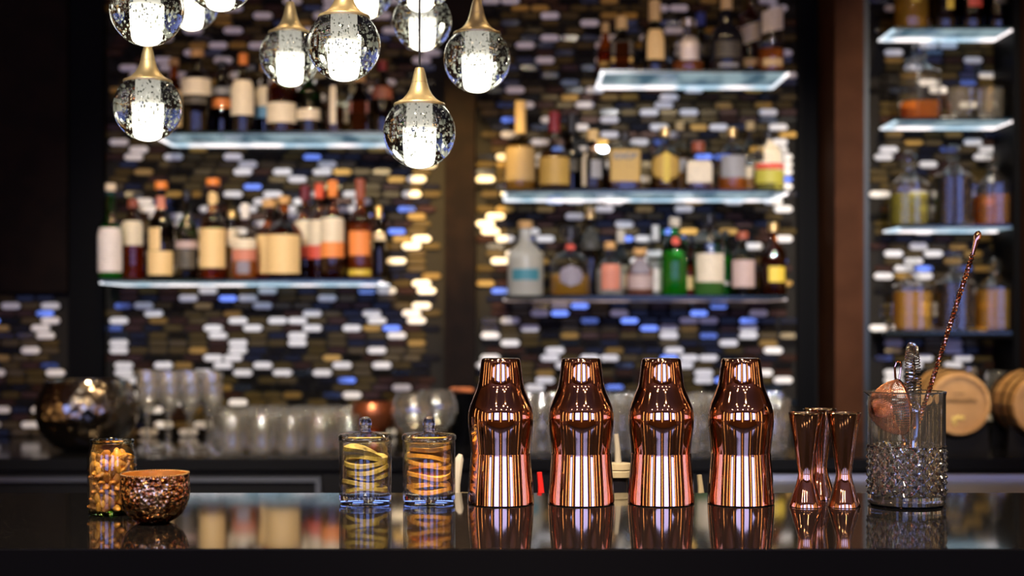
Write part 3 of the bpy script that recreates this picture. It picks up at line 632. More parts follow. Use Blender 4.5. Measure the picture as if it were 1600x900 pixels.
for i, (px, y, lb) in enumerate([(646, 4.30, 'round snifter glass just behind the right lidded jar'), (682, 4.46, 'round snifter glass beside the black ice bucket')]):
    t = glass_thing(SNIF, 'snifter_glass', lb, X(px, y), y, 'snifters on the back counter'); t.location.z = CT
# tall copper-coloured bowl behind the left lidded jar
cb = thing('copper_punch_bowl', 'dark copper punch bowl behind the left lidded jar', 'bowl', (X(584, 4.40), 4.40, CT))
part('bowl', MB().lathe([(0, .05), (.025, .052), (.055, .075), (.068, .11), (.066, .135), (.062, .15), (.060, .15), (.064, .133), (.066, .11), (.05, .078), (0, .056)], 32), bumped('dull_copper', (0.42, 0.13, 0.05), 0.9, 0.35, 60, 0.3, 'voronoi'), cb)
part('foot', MB().lathe([(0, 0), (.04, 0), (.042, .004), (.018, .02), (.016, .04), (.025, .052)], 24), COPPER2, cb)
# black ice bucket with copper lid by the central post
ib = thing('ice_bucket', 'black ice bucket with a heap of copper-coloured peel by the central post', 'bucket', (X(722, 4.62), 4.62, CT))
part('bucket', MB().lathe([(0, 0), (.036, 0), (.038, .004), (.043, .165), (.045, .168), (.043, .17), (.041, .168), (.036, .01), (0, .01)], 28), BLACK, ib)
pl = MB()
for i in range(16):
    a = R.uniform(0, 6.28); q = R.uniform(0, .03)
    pl.sphere((q*math.cos(a), q*math.sin(a), .168+R.uniform(0, .012)), R.uniform(.010, .016), 8, 5, (1.3, 1, .45), Matrix.Rotation(R.uniform(-.5, .5), 3, 'X') @ Matrix.Rotation(a, 3, 'Z'))
pp = part('orange_peel', pl, pbr('dried_peel', (0.55, 0.17, 0.06), rough=0.5), ib); pp['kind'] = 'stuff'
# dark hammered bowl at the left
HAM = bumped('hammered_dark_metal', (0.34, 0.29, 0.23), 1.0, 0.14, 40, 0.6, 'voronoi', dist=0.006)
hb = thing('hammered_bowl', 'large dark hammered metal wine bowl at the left of the back counter', 'bowl', (X(136, 4.45), 4.45, CT))
part('bowl', MB().lathe([(0, .004), (.06, .0), (.10, .012), (.14, .055), (.156, .11), (.150, .16), (.128, .205), (.124, .212), (.119, .21), (.122, .203), (.144, .16), (.15, .11), (.134, .057), (0, .012)], 48), HAM, hb)
part('rim', MB().tube([(.1235*math.cos(a), .1235*math.sin(a), .212) for a in [2*PI*i/48 for i in range(48)]], .0035, 8, True), STEEL, hb)
# small wooden barrels on black stands
OAK = bumped('golden_oak', (0.50, 0.26, 0.08), 0.0, 0.5, 18, 0.2, col2=(0.60, 0.33, 0.11))
OAKH = bumped('oak_head', (0.42, 0.22, 0.07), 0.0, 0.55, 14, 0.15, col2=(0.48, 0.26, 0.09))
def barrel(px, py, y, label, with_print):
    r, L = 0.094, 0.24; c = P(px, py, y)
    t = thing('oak_barrel', label, 'barrel', (c.x, y, c.z), 0, 'small oak barrels on the back counter')
    n = 18
    for i in range(n):
        a0, a1 = 2*PI*i/n+.008, 2*PI*(i+1)/n-.008; m = MB(); v = []; f = []
        for j in range(7):
            yy = L*j/6; bulge = r+.012*math.sin(PI*j/6)
            for rr in (bulge, bulge-.012):
                for a in (a0, a1): v.append((rr*math.cos(a), yy, rr*math.sin(a)))
        for j in range(6):
            o = j*4; f += [(o, o+1, o+5, o+4), (o+2, o+6, o+7, o+3), (o, o+4, o+6, o+2), (o+1, o+3, o+7, o+5)]
        f += [(0, 2, 3, 1), (24, 25, 27, 26)]
        part('stave', m.add(v, f), OAK, t, smooth=False)
    h = MB()
    for yy in (.012, L-.012):
        h.lathe([(0, 0), (r-.011, 0), (r-.011, .006), (0, .006)], 36)
    hm = MB().add([(x, .010+z, y_) for x, y_, z in h.v[:len(h.v)//2]], [tuple(reversed(q)) for q in h.f[:len(h.f)//2]])
    part('barrel_head', hm, OAKH, t)
    for yy in (.03, .075, L-.075, L-.03):
        bb = r+.012*math.sin(PI*yy/L)+.0015
        part('hoop', MB().tube([(bb*math.cos(a), yy, bb*math.sin(a)) for a in [2*PI*i/36 for i in range(36)]], .0035, 6, True), BLACK, t)
    if with_print:
        ink = pbr('burnt_print', (0.03, 0.015, 0.006), rough=0.7)
        s = MB(); x = -.052
        for i in range(13):
            hgt = [.016, .011, .011, .013, .011, .016, .011, .011, .012, .011, .015, .011, .011][i]
            s.tube([(x, .009, .002), (x+.002, .009, .002+hgt), (x+.0055, .009, .002+hgt*.8), (x+.004, .009, .003), (x+.008, .009, .004)], .0011, 5); x += .0082
        s.tube([(-.018, .009, .028), (-.006, .009, .031), (.006, .009, .028), (.016, .009, .031)], .0014, 5)
        part('script_lettering', s, ink, t)
        e = MB()
        for q in range(7): e.sphere((R.uniform(-.018, .018), .0088, -.052+R.uniform(-.012, .012)), .006, 8, 5, (1, .2, 1))
        part('gilt_emblem', e, pbr('gilt', (0.85, 0.62, 0.15), metal=0.6, rough=0.3), t)
    st = thing('barrel_stand', 'black cradle under the %s' % ('lettered oak barrel' if with_print else 'oak barrel at the right edge'), 'stand', (c.x, y, CT), 0, 'black barrel cradles')
    top = c.z-CT
    for yy in (.03, .18):
        v = [(-.10, yy, 0), (.10, yy, 0)]+[((r+.016)*math.sin(b), yy, top-(r+.016)*math.cos(b)) for b in [1.0-2.0*i/10 for i in range(11)]]
        v2 = [(x, yy_+.02, z) for x, yy_, z in v]; m = len(v)
        part('cradle', MB().add(v+v2, [tuple(range(m)), tuple(reversed(range(m, 2*m)))]+[((i+1) % m, i, i+m, (i+1) % m+m) for i in range(m)]), BLACKM, st, smooth=False)
barrel(1500, 631, 4.36, 'small oak barrel with dark script and gilt emblem behind the mixing glass', True)
barrel(1632, 634, 4.36, 'small oak barrel cut off by the right edge of the picture', False)
for px, y, lb in [(1462, 4.74, 'stemmed glass behind the lettered oak barrel, left one'), (1512, 4.74, 'stemmed glass behind the lettered oak barrel, right one'), (1572, 4.82, 'large snifter between the two oak barrels')]:
    t = glass_thing(SNIF if px > 1540 else FLUTE, 'snifter_glass' if px > 1540 else 'stemmed_glass', lb, X(px, y), y, 'glasses behind the barrels')
    if px > 1540: t.scale = (1.25, 1.25, 1.25)
# tumblers on the second right-hand shelf
for px, lb in [(1497, 'heavy cut tumbler beside the square decanter'), (1541, 'heavy cut tumbler, middle of three on the right shelf'), (1574, 'heavy cut tumbler nearest the right frame')]:
    t = thing('cut_tumbler', lb, 'glass', (X(px, 4.85), 4.83 if px != 1574 else 4.89, SHELF['R2']), 0, 'cut tumblers on the right shelf')
    if px == 1574: t.location.x = X(1572, 4.89)
    part('glass_wall', MB().lathe([(.041, .02), (.046, .105), (.0465, .108), (.0445, .108), (.0435, .105), (.038, .024)], 12), WINEG, t, smooth=False)
    part('glass_foot', MB().lathe([(0, 0), (.038, 0), (.041, .004), (.041, .02), (.038, .024), (0, .02)], 12), WINEG, t, smooth=False)

# ------------------------------------------------------------------ the bar
def granite():
    m, nt, b = nodes_of('black_granite'); b.inputs['Roughness'].default_value = 0.05; b.inputs['IOR'].default_value = 1.55
    tc = nt.nodes.new('ShaderNodeTexCoord'); n = nt.nodes.new('ShaderNodeTexVoronoi'); n.inputs['Scale'].default_value = 420
    nt.links.new(tc.outputs['Object'], n.inputs['Vector'])
    r = nt.nodes.new('ShaderNodeValToRGB'); r.color_ramp.elements[0].position = 0.10; r.color_ramp.elements[1].position = 0.26
    r.color_ramp.elements[0].color = (0.055, 0.048, 0.036, 1); r.color_ramp.elements[1].color = (0.004, 0.004, 0.0045, 1)
    nt.links.new(n.outputs['Distance'], r.inputs[0]); nt.links.new(r.outputs[0], b.inputs['Base Color'])
    return m
bar = thing('bar_counter', 'polished black granite bar counter in the foreground', 'counter', (0, 1.70, 0))
part('granite_top', MB().box((-2.6, 1.4762-1.70, BT-0.04), (2.6, 1.953-1.70, BT)), granite(), bar, smooth=False)
part('front_edge', MB().box((-2.6, 1.472-1.70, BT-0.12), (2.6, 1.4758-1.70, BT-0.0008)), BLACK, bar, smooth=False)
part('front_panel', MB().box((-2.6, 1.49-1.70, 0), (2.6, 1.93-1.70, BT-0.041)), BLACKM, bar, smooth=False)

# speed rail behind the bar with a few bottles
rail = thing('speed_rail', 'black speed rail hung behind the bar below its edge', 'rail', (0, 2.06, 0.86))
part('tray', MB().box((-0.5, -0.065, -0.004), (0.55, 0.065, 0)), BLACKM, rail, smooth=False)
part('front_lip', MB().box((-0.5, 0.066, -0.004), (0.55, 0.071, 0.08)), STEEL, rail, smooth=False)
part('back_plate', MB().box((-0.5, -0.071, -0.004), (0.55, -0.066, 0.08)), BLACKM, rail, smooth=False)
POUR = pbr('pourer_plastic', (0.36, 0.31, 0.21), rough=0.4)
def well_bottle(px, topy, r, label, glass, collar, tip):
    y = 2.06; z0 = 0.86; t = thing('pourer_bottle', label, 'bottle', (X(px, y), y, z0), 0, 'bottles in the speed rail')
    H = Z(topy, y)-z0
    part('glass_body', MB().lathe([(0, 0), (r*.9, 0), (r, .01), (r, H*.45), (r*.8, H*.55), (.016, H*.66), (.0155, H*.8), (0, H*.8)], 24), glass, t)
    part('collar', MB().lathe([(.017, H*.80), (.019, H*.805), (.019, H*.83), (.0175, H*.835), (.019, H*.84), (.018, H*.865), (.0, H*.87)], 24), collar, t)
    part('spout', MB().tube([(0, 0, H*.86), (-.001, 0, H*.93), (-.003, 0, H)], [.005, .004, .0035], 8), tip, t)
well_bottle(966, 678, .036, 'black bottle with cream pourer collar between the second and third shakers', BG['black'], POUR, pbr('clear_spout', (0.36, 0.34, 0.30), rough=0.2))
well_bottle(1096, 742, .036, 'black bottle with low cream pourer between the third and fourth shakers', BG['black'], POUR, POUR)
well_bottle(846, 738, .034, 'black bottle with red spout left of the second shaker', BG['black'], POUR, pbr('red_plastic', (0.62, 0.02, 0.02), rough=0.35))
# small white spoon standing in a cream pot behind the bar
pot = thing('cream_pot', 'small cream pot behind the bar right of the lidded jars', 'pot', (X(722, 2.06), 2.06, 0.86))
part('pot_body', MB().lathe([(0, 0), (.026, 0), (.030, .01), (.030, .2), (.025, .215), (.026, .225), (.023, .225), (.022, .21), (0, .2)], 24), POUR, pot)
sp = thing('white_spoon', 'white spoon handle sticking up beside the right lidded jar', 'spoon', (X(713, 2.06), 2.06, 1.0602))
part('handle', MB().tube([(0, 0, 0), (.001, 0, .04), (.004, 0, .075), (.006, 0, .082)], [.004, .005, .0065, .003], 10), pbr('white_plastic', (0.42, 0.40, 0.36), rough=0.4), sp)

# ------------------------------------------------------------------ copper shakers
SY = 1.8425; S = SY/F
def py(y): return .2344-(y-500)*S
sh_cup = MB().lathe([(0, .001), (50*S, 0), (52*S, .0012)]+[(r*S, h) for r, h in [(51.9, py(784)), (51.5, py(771)), (49.6, py(746)), (48.0, py(727)), (47.0, py(716)), (46.8, .0645)]]+[(44.6*S, .0648), (44.4*S, .075)], 96).mesh('cup', COPPER)
sp_ = [(45.2, .0650), (45.6, .0655), (45.7, py(711)), (47.2, py(696)), (48.7, py(682)), (50.2, py(669)), (51.0, py(658)), (51.0, py(650)), (50.6, py(644)), (49.6, py(638.5)), (47.6, py(632)), (45.6, py(627)), (42.8, py(620)), (39.8, py(613)), (37.4, py(607)), (35.9, py(602)), (34.9, py(597)), (33.4, py(586)), (32.1, py(575)), (31.0, py(566)), (30.2, py(562)), (28.8, py(560.2)), (27, py(559.6)), (0, py(559.2))]
sh_top = MB().lathe([(r*S, h) for r, h in sp_], 96).mesh('strainer_top', COPPER)
for me in (sh_cup, sh_top): pass
for px, topy, lb in [(782.5, 559, 'copper cocktail shaker nearest the lidded jars, first of four'), (908, 561, 'copper cocktail shaker second from the lidded jars'),
                     (1033, 558.5, 'copper cocktail shaker second from the jiggers'), (1157.5, 561, 'copper cocktail shaker nearest the jiggers, last of four')]:
    t = thing('cocktail_shaker', lb, 'shaker', (X(px, SY), SY, BT), 0, 'copper cocktail shakers on the bar')
    ob('cup', sh_cup, t); ob('strainer_top', sh_top, t)

# ------------------------------------------------------------------ jiggers
jg = [(.0205, .0004), (.0206, .0015), (.0185, .008), (.0150, .020), (.0115, .031), (.0098, .039), (.0097, .043), (.0108, .052), (.0135, .072), (.0170, .093), (.0210, .1150), (.0217, .1172)]
jin = [(.0212, .1173), (.0204, .1150), (.0164, .093), (.0129, .072), (.0100, .052), (0, .046)]
jbody = MB().lathe([(0, .006), (.0195, .0006)]+jg, 64).mesh('hourglass_body', COPPER)
jlin = MB().lathe([(.0217, .1172), (.0220, .1178), (.0214, .1182), (.0212, .1173)]+jin, 64).mesh('steel_lining', pbr('warm_steel', (0.80, 0.66, 0.48), metal=1.0, rough=0.12))
for px, y, lb in [(1259, 1.808, 'copper jigger in front, beside the last shaker'), (1318.5, 1.808, 'copper jigger in front, beside the mixing glass'), (1281, 1.887, 'copper jigger standing behind the other two')]:
    t = thing('jigger', lb, 'jigger', (X(px, y), y, BT), 0, 'copper jiggers on the bar')
    ob('hourglass_body', jbody, t); ob('steel_lining', jlin, t)

# ------------------------------------------------------------------ mixing glass with tools
MY = 1.826; MX = X(1416.5, MY); MR = .0480; MH = .1440
mg = thing('mixing_glass', 'diamond-cut crystal mixing glass with a pouring lip', 'glass', (MX, MY, BT))
mb = MB(); ND = 18; SPD = 8; n = ND*SPD; v = []; f = []
zs = [0.0, .003, .010]+[.014+.0625*i/48 for i in range(49)]+[.080, .10, .12, .138, MH-.001, MH]
def tri(x): x = x % 1.0; return 1-abs(2*x-1)
for z in zs:
    for k in range(n):
        a = 2*PI*k/n; r = MR
        if z == 0: r = MR*.93
        if .014 <= z <= .0766:
            u = ND*k/n; w = (z-.014)/.0156
            if z > .0142 and z < .0764: r = MR-.0026+.0034*min(tri(u+w), tri(u-w))*1.6
        if z >= .138:
            r = MR+.0012*(z-.138)/.006
            d = math.atan2(math.sin(a-PI), math.cos(a-PI)); r += .0065*math.exp(-(d/.22)**2)*((z-.138)/.006)**1.0
        v.append((r*math.cos(a), r*math.sin(a), z))
iz = [(MH+.0004, -.0010), (MH-.001, -.0026), (.138, -.0034), (.10, -.0038), (.05, -.0046), (.016, -.0060), (.0125, -.012)]
for z, dr in iz:
    for k in range(n):
        a = 2*PI*k/n; r = MR+dr
        if z >= .1385:
            d = math.atan2(math.sin(a-PI), math.cos(a-PI)); r += .0065*math.exp(-(d/.22)**2)
        v.append((r*math.cos(a), r*math.sin(a), z))
NR = len(zs)+len(iz)
for i in range(NR-1):
    for k in range(n):
        l = (k+1) % n; f.append((i*n+k, i*n+l, (i+1)*n+l, (i+1)*n+k))
v.append((0, 0, 0)); v.append((0, 0, .0115)); L0 = NR*n
for k in range(n):
    l = (k+1) % n; f.append((L0, l, k)); f.append((L0+1, (NR-1)*n+k, (NR-1)*n+l))
part('cut_glass_wall', mb.add(v, f), solid_glass('mixing_crystal', (0.985, 0.99, 0.975), 1.5, 0.0, 0.026), mg, angle=14)

def at(px, py, y): p = P(px, py, y); return Vector((p.x-MX, p.y-MY, p.z-BT))
# fine mesh strainer
fs = thing('fine_mesh_strainer', 'copper fine-mesh strainer leaning in the mixing glass', 'strainer', (MX, MY, BT))
c0 = at(1407, 636, MY-.008); rim_r = .0345
axis = Vector((-1.0, -.10, -.12)).normalized(); q = axis.to_track_quat('Z', 'Y').to_matrix().to_4x4()
Mx = Matrix.Translation(c0) @ q
dome = MB().lathe([(rim_r, 0)]+[(rim_r*math.cos(t)**.9, .037*math.sin(t)) for t in [PI/2*i/26 for i in range(1, 26)]]+[(0, .037)], 60)
dome.v = [tuple(Mx @ Vector(p)) for p in dome.v]
bk = part('mesh_basket', dome, COPPER2, fs)
wf = bk.modifiers.new('wire', 'WIREFRAME'); wf.thickness = .0011; wf.use_even_offset = False
part('rim_ring', MB().tube([Mx @ Vector((rim_r*math.cos(a), rim_r*math.sin(a), 0)) for a in [2*PI*i/48 for i in range(48)]], .0017, 8, True), COPPER, fs)
hk = [at(x, y, MY-.008) for x, y in [(1404, 603), (1399, 590), (1398, 574), (1401, 566), (1405, 564), (1408, 568), (1407, 582), (1404, 598)]]
part('hook', MB().tube(hk, .0014, 8), COPPER, fs)
hd = [at(1411, 674, MY-.008), at(1412, 700, MY-.004), at(1406, 735, MY+.004), at(1395, 775, MY+.010)]
part('handle', MB().tube(hd, .0024, 8), COPPER, fs)
# hawthorne strainer: spring ring seen almost edge on
hs = thing('spring_strainer', 'steel spring strainer standing on edge in the mixing glass', 'strainer', (MX, MY, BT))
cc = at(1427, 591, MY+.004); A = Vector((.36, .93, .04)).normalized(); Bv = Vector((-.05, 0, 1)).normalized()
A = (A-Bv*A.dot(Bv)).normalized(); N_ = A.cross(Bv)
ring_r = .0400; coil = .0056; turns = 58; pts = []
for i in range(turns*9):
    a = 2*PI*i/(turns*9); b = 2*PI*i/9; d = A*math.cos(a)+Bv*math.sin(a)
    pts.append(cc+d*(ring_r+coil*math.cos(b))+N_*coil*math.sin(b))
part('spring', MB().tube(pts, .00085, 5, True), STEEL, hs)
pv = []; m = 40
for s_ in (-.0006, .0006): pv += [cc+(A*math.cos(2*PI*i/m)+Bv*math.sin(2*PI*i/m))*(ring_r-.007)+N_*s_ for i in range(m)]
part('plate', MB().add(pv, [tuple(reversed(range(m))), tuple(range(m, 2*m))]+[(i, (i+1) % m, (i+1) % m+m, i+m) for i in range(m)]), pbr('dark_steel', (0.30, 0.28, 0.22), metal=1, rough=0.2), hs)
hp = [cc-Bv*.034, cc-Bv*.06+A*.002, at(1424, 745, MY+.008)]
part('handle', MB().tube(hp, [.006, .0048, .004], 10), STEEL, hs)
# twisted bar spoon
bs = thing('bar_spoon', 'long twisted copper bar spoon standing in the mixing glass', 'spoon', (MX, MY, BT))
T0, T1 = at(1520, 396, MY+.012), at(1404, 760, MY+.006); dv = (T1-T0); Ln = dv.length; dv.normalize(); U = dv.orthogonal().normalized(); V_ = dv.cross(U)
for ph in (0, PI):
    pts = []
    for i in range(420):
        t = i/419; a = t*Ln/.0105*2*PI+ph; pts.append(T0+dv*(t*Ln)+(U*math.cos(a)+V_*math.sin(a))*.0016)
    part('twisted_strand', MB().tube(pts, .0018, 6), COPPER, bs)
e0 = at(1529, 363, MY+.012)
part('teardrop_end', MB().tube([T0+dv*.003, T0, T0+(e0-T0)*.3, T0+(e0-T0)*.6, T0+(e0-T0)*.85, e0, e0+(e0-T0).normalized()*.002], [.0019, .0022, .0032, .0043, .0050, .0036, .0008], 14), COPPER, bs)
part('spoon_bowl', MB().sphere(at(1395, 768, MY+.004), .011, 16, 8, (1.5, .8, .35), Matrix.Rotation(.5, 3, 'Y')), COPPER, bs)

# ------------------------------------------------------------------ lidded jars with dried citrus
JG = thin_glass('jar_glass', (0.975, 0.985, 0.985), 0.35, 1.1, 0.01)
JY = 1.853
jr = .0336
jwall = MB().lathe([(jr, .010), (jr, .0775), (jr-.0006, .0785), (jr-.0022, .078), (jr-.0022, .012)], 64).mesh('glass_wall', JG)
jbase = MB().lathe([(0, .001), (jr*.90, 0), (jr*.985, .002), (jr, .006), (jr, .010), (jr-.0022, .012), (jr*.6, .0105), (0, .0125)], 64).mesh('glass_base', solid_glass('jar_base_glass', (0.93, 0.97, 1.0)))
jlid = MB().lathe([(0, .0800), (jr*.9, .0800), (jr+.0002, .0788), (jr+.0009, .0805), (jr+.0009, .0860), (jr-.001, .0880), (jr*.75, .0895), (jr*.3, .0905), (.0075, .0915)], 64).mesh('lid', JG)
jband = MB().lathe([(jr-.0002, .0802), (jr+.0012, .0815), (jr+.0012, .0850), (jr-.0002, .0862), (jr-.0030, .0850), (jr-.0030, .0815), (jr-.0002, .0802)], 64).mesh('lid_rim', CRYSTAL)
jknob = MB().lathe([(0, .0905), (.0072, .0908), (.0066, .094), (.0078, .098), (.0082, .103), (.0072, .1075), (.0045, .1098), (0, .1105)], 32).mesh('lid_knob', CRYSTAL)
RIND = {}
def slice_mesh(r, th, warp, seed):
    rr = random.Random(seed); n, m = 28, 7; v = []; f = []
    ph = rr.uniform(0, 6.28)
    def zz(q, a): return warp*(q/r)**2*math.cos(2*a+ph)+warp*.5*(q/r)*math.sin(a+ph)
    for s_ in (1, -1):
        for j in range(m):
            q = r*(j+.001)/(m-1)
            for k in range(n):
                a = 2*PI*k/n; wob = 1+.03*math.sin(5*a+seed)
                z = zz(q, a)+s_*th*(.5 if j < m-2 else .62)-(.0004*s_*abs(math.sin(5*a)) if 1 < j < m-2 else 0)
                v.append((q*wob*math.cos(a), q*wob*math.sin(a), z))
    for s_ in (0, 1):
        o = s_*m*n
        for j in range(m-1):
            for k in range(n):
                l = (k+1) % n; qd = (o+j*n+k, o+(j+1)*n+k, o+(j+1)*n+l, o+j*n+l); f.append(qd if s_ == 0 else tuple(reversed(qd)))
    rim = []
    for k in range(n):
        l = (k+1) % n; a_, b_ = (m-1)*n, m*n+(m-1)*n; rim.append((a_+k, b_+k, b_+l, a_+l))
    return v, f, rim
def citrus_jar(px, label, seed, flesh, rind, stack, fruit):
    t = thing('lidded_jar', label, 'jar', (X(px, JY), JY, BT), 0, 'lidded glass jars on the bar')
    ob('glass_wall', jwall, t); ob('glass_base', jbase, t); l = ob('lid', jlid, t); ob('lid_rim', jband, l); ob('lid_knob', jknob, l)
    rr = random.Random(seed)
    for i, (h, dx, tx, ty, r) in enumerate(stack):
        v, f, rim = slice_mesh(r, .0040, .0028, seed*10+i)
        s_ = thing('dried_citrus_slice', '%s, %s' % (fruit, ['lowest in its jar', 'second from the bottom', 'third from the bottom', 'fourth from the bottom', 'fifth from the bottom', 'sixth from the bottom', 'seventh from the bottom', 'topmost'][i if i < len(stack)-1 else 7]),
                   'fruit slice', (X(px, JY)+dx, JY+rr.uniform(-.002, .002), BT+h), 0, fruit+'s in a jar')
        s_.rotation_euler = (tx, ty, rr.uniform(0, 6))
        part('flesh', MB().add(v, f), flesh, s_); part('rind', MB().add(v, rim), rind, s_)
lime = bumped('dried_lime_flesh', (0.50, 0.36, 0.07), 0, 0.55, 90, 0.4, col2=(0.66, 0.52, 0.16))
limer = bumped('dried_lime_rind', (0.30, 0.22, 0.03), 0, 0.5, 160, 0.4, col2=(0.46, 0.34, 0.06))
orng = bumped('dried_orange_flesh', (0.80, 0.36, 0.04), 0, 0.5, 90, 0.4, col2=(0.92, 0.52, 0.08))
orngr = bumped('dried_orange_rind', (0.62, 0.24, 0.02), 0, 0.5, 160, 0.4, col2=(0.80, 0.38, 0.04))
citrus_jar(571, 'lidded glass jar of dull olive-yellow citrus slices', 3, lime, limer,
           [(.0180, .001, .05, .02, .0270), (.0255, -.003, .02, -.03, .0275), (.0335, .003, -.12, .05, .0265), (.0410, .003, .16, -.10, .0270), (.0490, .000, .06, .05, .0275), (.0570, .001, .10, .02, .0270), (.0645, -.002, .12, -.24, .0265)], 'olive-yellow dried citrus slice')
citrus_jar(670.5, 'lidded glass jar of bright orange dried slices next to the shakers', 5, orng, orngr,
           [(.0165, .001, .02, -.03, .0275), (.0235, .000, .03, .05, .0280), (.0305, .000, .10, .03, .0275), (.0375, -.001, -.08, -.10, .0280), (.0455, .001, .05, -.04, .0272), (.0530, -.001, -.06, -.06, .0275), (.0600, .000, .10, -.05, .0278), (.0665, .001, .14, .03, .0265)], 'bright orange dried slice')

# ------------------------------------------------------------------ jar of almonds and the mercury-glass bowl
AY = 1.742; AX = X(175, AY)
ng = thin_glass('nut_jar_glass', (0.95, 0.985, 0.93), 0.40, 1.1, 0.01)
nj = thing('nut_jar', 'open glass jar filled with roasted almonds', 'jar', (AX, AY, BT))
part('glass_wall', MB().lathe([(.0278, .005), (.0286, .010), (.0288, .035), (.0288, .066), (.0280, .074), (.0260, .081), (.0248, .085), (.0232, .085), (.0245, .080), (.0264, .073), (.0272, .066), (.0272, .010), (.0262, .006)], 56), ng, nj)
part('glass_base', MB().lathe([(0, .001), (.024, 0), (.027, .002), (.0278, .005), (.0262, .006), (0, .0055)], 56), solid_glass('green_base_glass', (0.80, 0.95, 0.62)), nj)
part('glass_rim', MB().tube([(.0240*math.cos(a), .0240*math.sin(a), .0880) for a in [2*PI*i/64 for i in range(64)]], [.0022]*64, 10, True), solid_glass('rim_glass', (0.92, 0.97, 0.9)), nj)
part('glass_lip', MB().lathe([(.0248, .085), (.0250, .0868), (.0225, .0868), (.0232, .085)], 56), ng, nj)
def almond(mat, name):
    m = MB(); m.sphere((0, 0, 0), 1, 14, 10, (.0056, .0042, .0086))
    m.v = [(x*(1-.35*z/.0088), y*(1-.3*z/.0088), z) for x, y, z in m.v]; return m.mesh(name, mat)
ALM = [almond(bumped('almond_%d' % i, c, 0, 0.42, 500, 0.35, col2=c2, c2scale=160), 'almond') for i, (c, c2) in enumerate([((0.48, 0.17, 0.025), (0.62, 0.26, 0.05)), ((0.36, 0.12, 0.02), (0.48, 0.19, 0.035)), ((0.72, 0.28, 0.03), (0.86, 0.40, 0.06))])]
rr = random.Random(21); cnt = 0
for lay in range(11):
    z = .0105+lay*.0058
    for ringr, k in ((.0215, 12), (.0115, 6)):
        if ringr < .02 and lay < 8: continue
        for i in range(k):
            if lay == 10 and rr.random() < .5: continue
            a = 2*PI*(i+.5*(lay % 2))/k+rr.uniform(-.1, .1); q = ringr-(.002 if lay >= 9 else 0)
            o = ob('almond', ALM[rr.choice([0, 0, 1, 2] if lay < 8 else [2, 2, 0])], None, (AX+q*math.cos(a), AY+q*math.sin(a), BT+z+rr.uniform(-.001, .001)+(.002 if ringr < .02 else 0)), (rr.uniform(0, 3.1), rr.uniform(-.35, .35), a+PI/2+rr.uniform(-.9, .9)))
            tag(o, 'roasted almond in the open glass jar', 'almond', 'almonds filling the jar'); cnt += 1
BY = 1.668; BX = X(242, BY)
bowl = thing('mercury_glass_bowl', 'crackled gold and copper mercury-glass bowl with beaded rim', 'bowl', (BX, BY, BT))
def hammered_lathe(prof, n, amp, freq, seed):
    m = MB(); m.lathe(prof, n); out = []
    for x, y, z in m.v:
        p = Vector((x, y, z)); d = noise.noise(p*freq+Vector((seed, 0, 0)))*amp; r = math.hypot(x, y)
        out.append((x*(1+d/max(r, .01)), y*(1+d/max(r, .01)), z))
    m.v = out; return m
def merc():
    m, nt, b = nodes_of('mercury_glass'); b.inputs['Metallic'].default_value = 1.0; b.inputs['Roughness'].default_value = 0.16
    tc = nt.nodes.new('ShaderNodeTexCoord')
    n = nt.nodes.new('ShaderNodeTexNoise'); n.inputs['Scale'].default_value = 170; n.inputs['Detail'].default_value = 4
    r = nt.nodes.new('ShaderNodeValToRGB'); r.color_ramp.elements[0].position = .40; r.color_ramp.elements[1].position = .56
    r.color_ramp.elements[0].color = (0.16, 0.06, 0.02, 1); r.color_ramp.elements[1].color = (1.0, 0.70, 0.36, 1)
    e = r.color_ramp.elements.new(.48); e.color = (0.70, 0.28, 0.11, 1)
    vo = nt.nodes.new('ShaderNodeTexVoronoi'); vo.inputs['Scale'].default_value = 190
    bp = nt.nodes.new('ShaderNodeBump'); bp.inputs['Strength'].default_value = .55; bp.inputs['Distance'].default_value = .003
    for t in (n, vo): nt.links.new(tc.outputs['Object'], t.inputs['Vector'])
    nt.links.new(n.outputs[0], r.inputs[0]); nt.links.new(r.outputs[0], b.inputs['Base Color'])
    nt.links.new(vo.outputs['Distance'], bp.inputs['Height']); nt.links.new(bp.outputs[0], b.inputs['Normal']); return m
prof = [(0, .0006), (.016, .0), (.0185, .0012), (.024, .004), (.031, .010), (.0362, .018), (.0392, .028), (.0400, .037), (.0396, .046), (.0390, .0545), (.0386, .0560)]
part('bowl_body', hammered_lathe(prof, 96, .0007, 180, 3), merc(), bowl)
part('inner_wall', MB().lathe([(.0386, .0560), (.0378, .0560), (.0384, .046), (.0388, .037), (.0375, .026), (.03, .012), (0, .006)], 64), bumped('gold_lining', (0.92, 0.62, 0.22), 0.9, 0.32, 140, .3), bowl)
bd = MB(); NB = 84
for i in range(NB): a = 2*PI*i/NB; bd.sphere((.0385*math.cos(a), .0385*math.sin(a), .0566), .00125, 6, 4)
bb = part('beaded_rim', bd, pbr('gold_bead', (0.85, 0.55, 0.28), metal=1, rough=0.25), bowl); bb['kind'] = 'stuff'

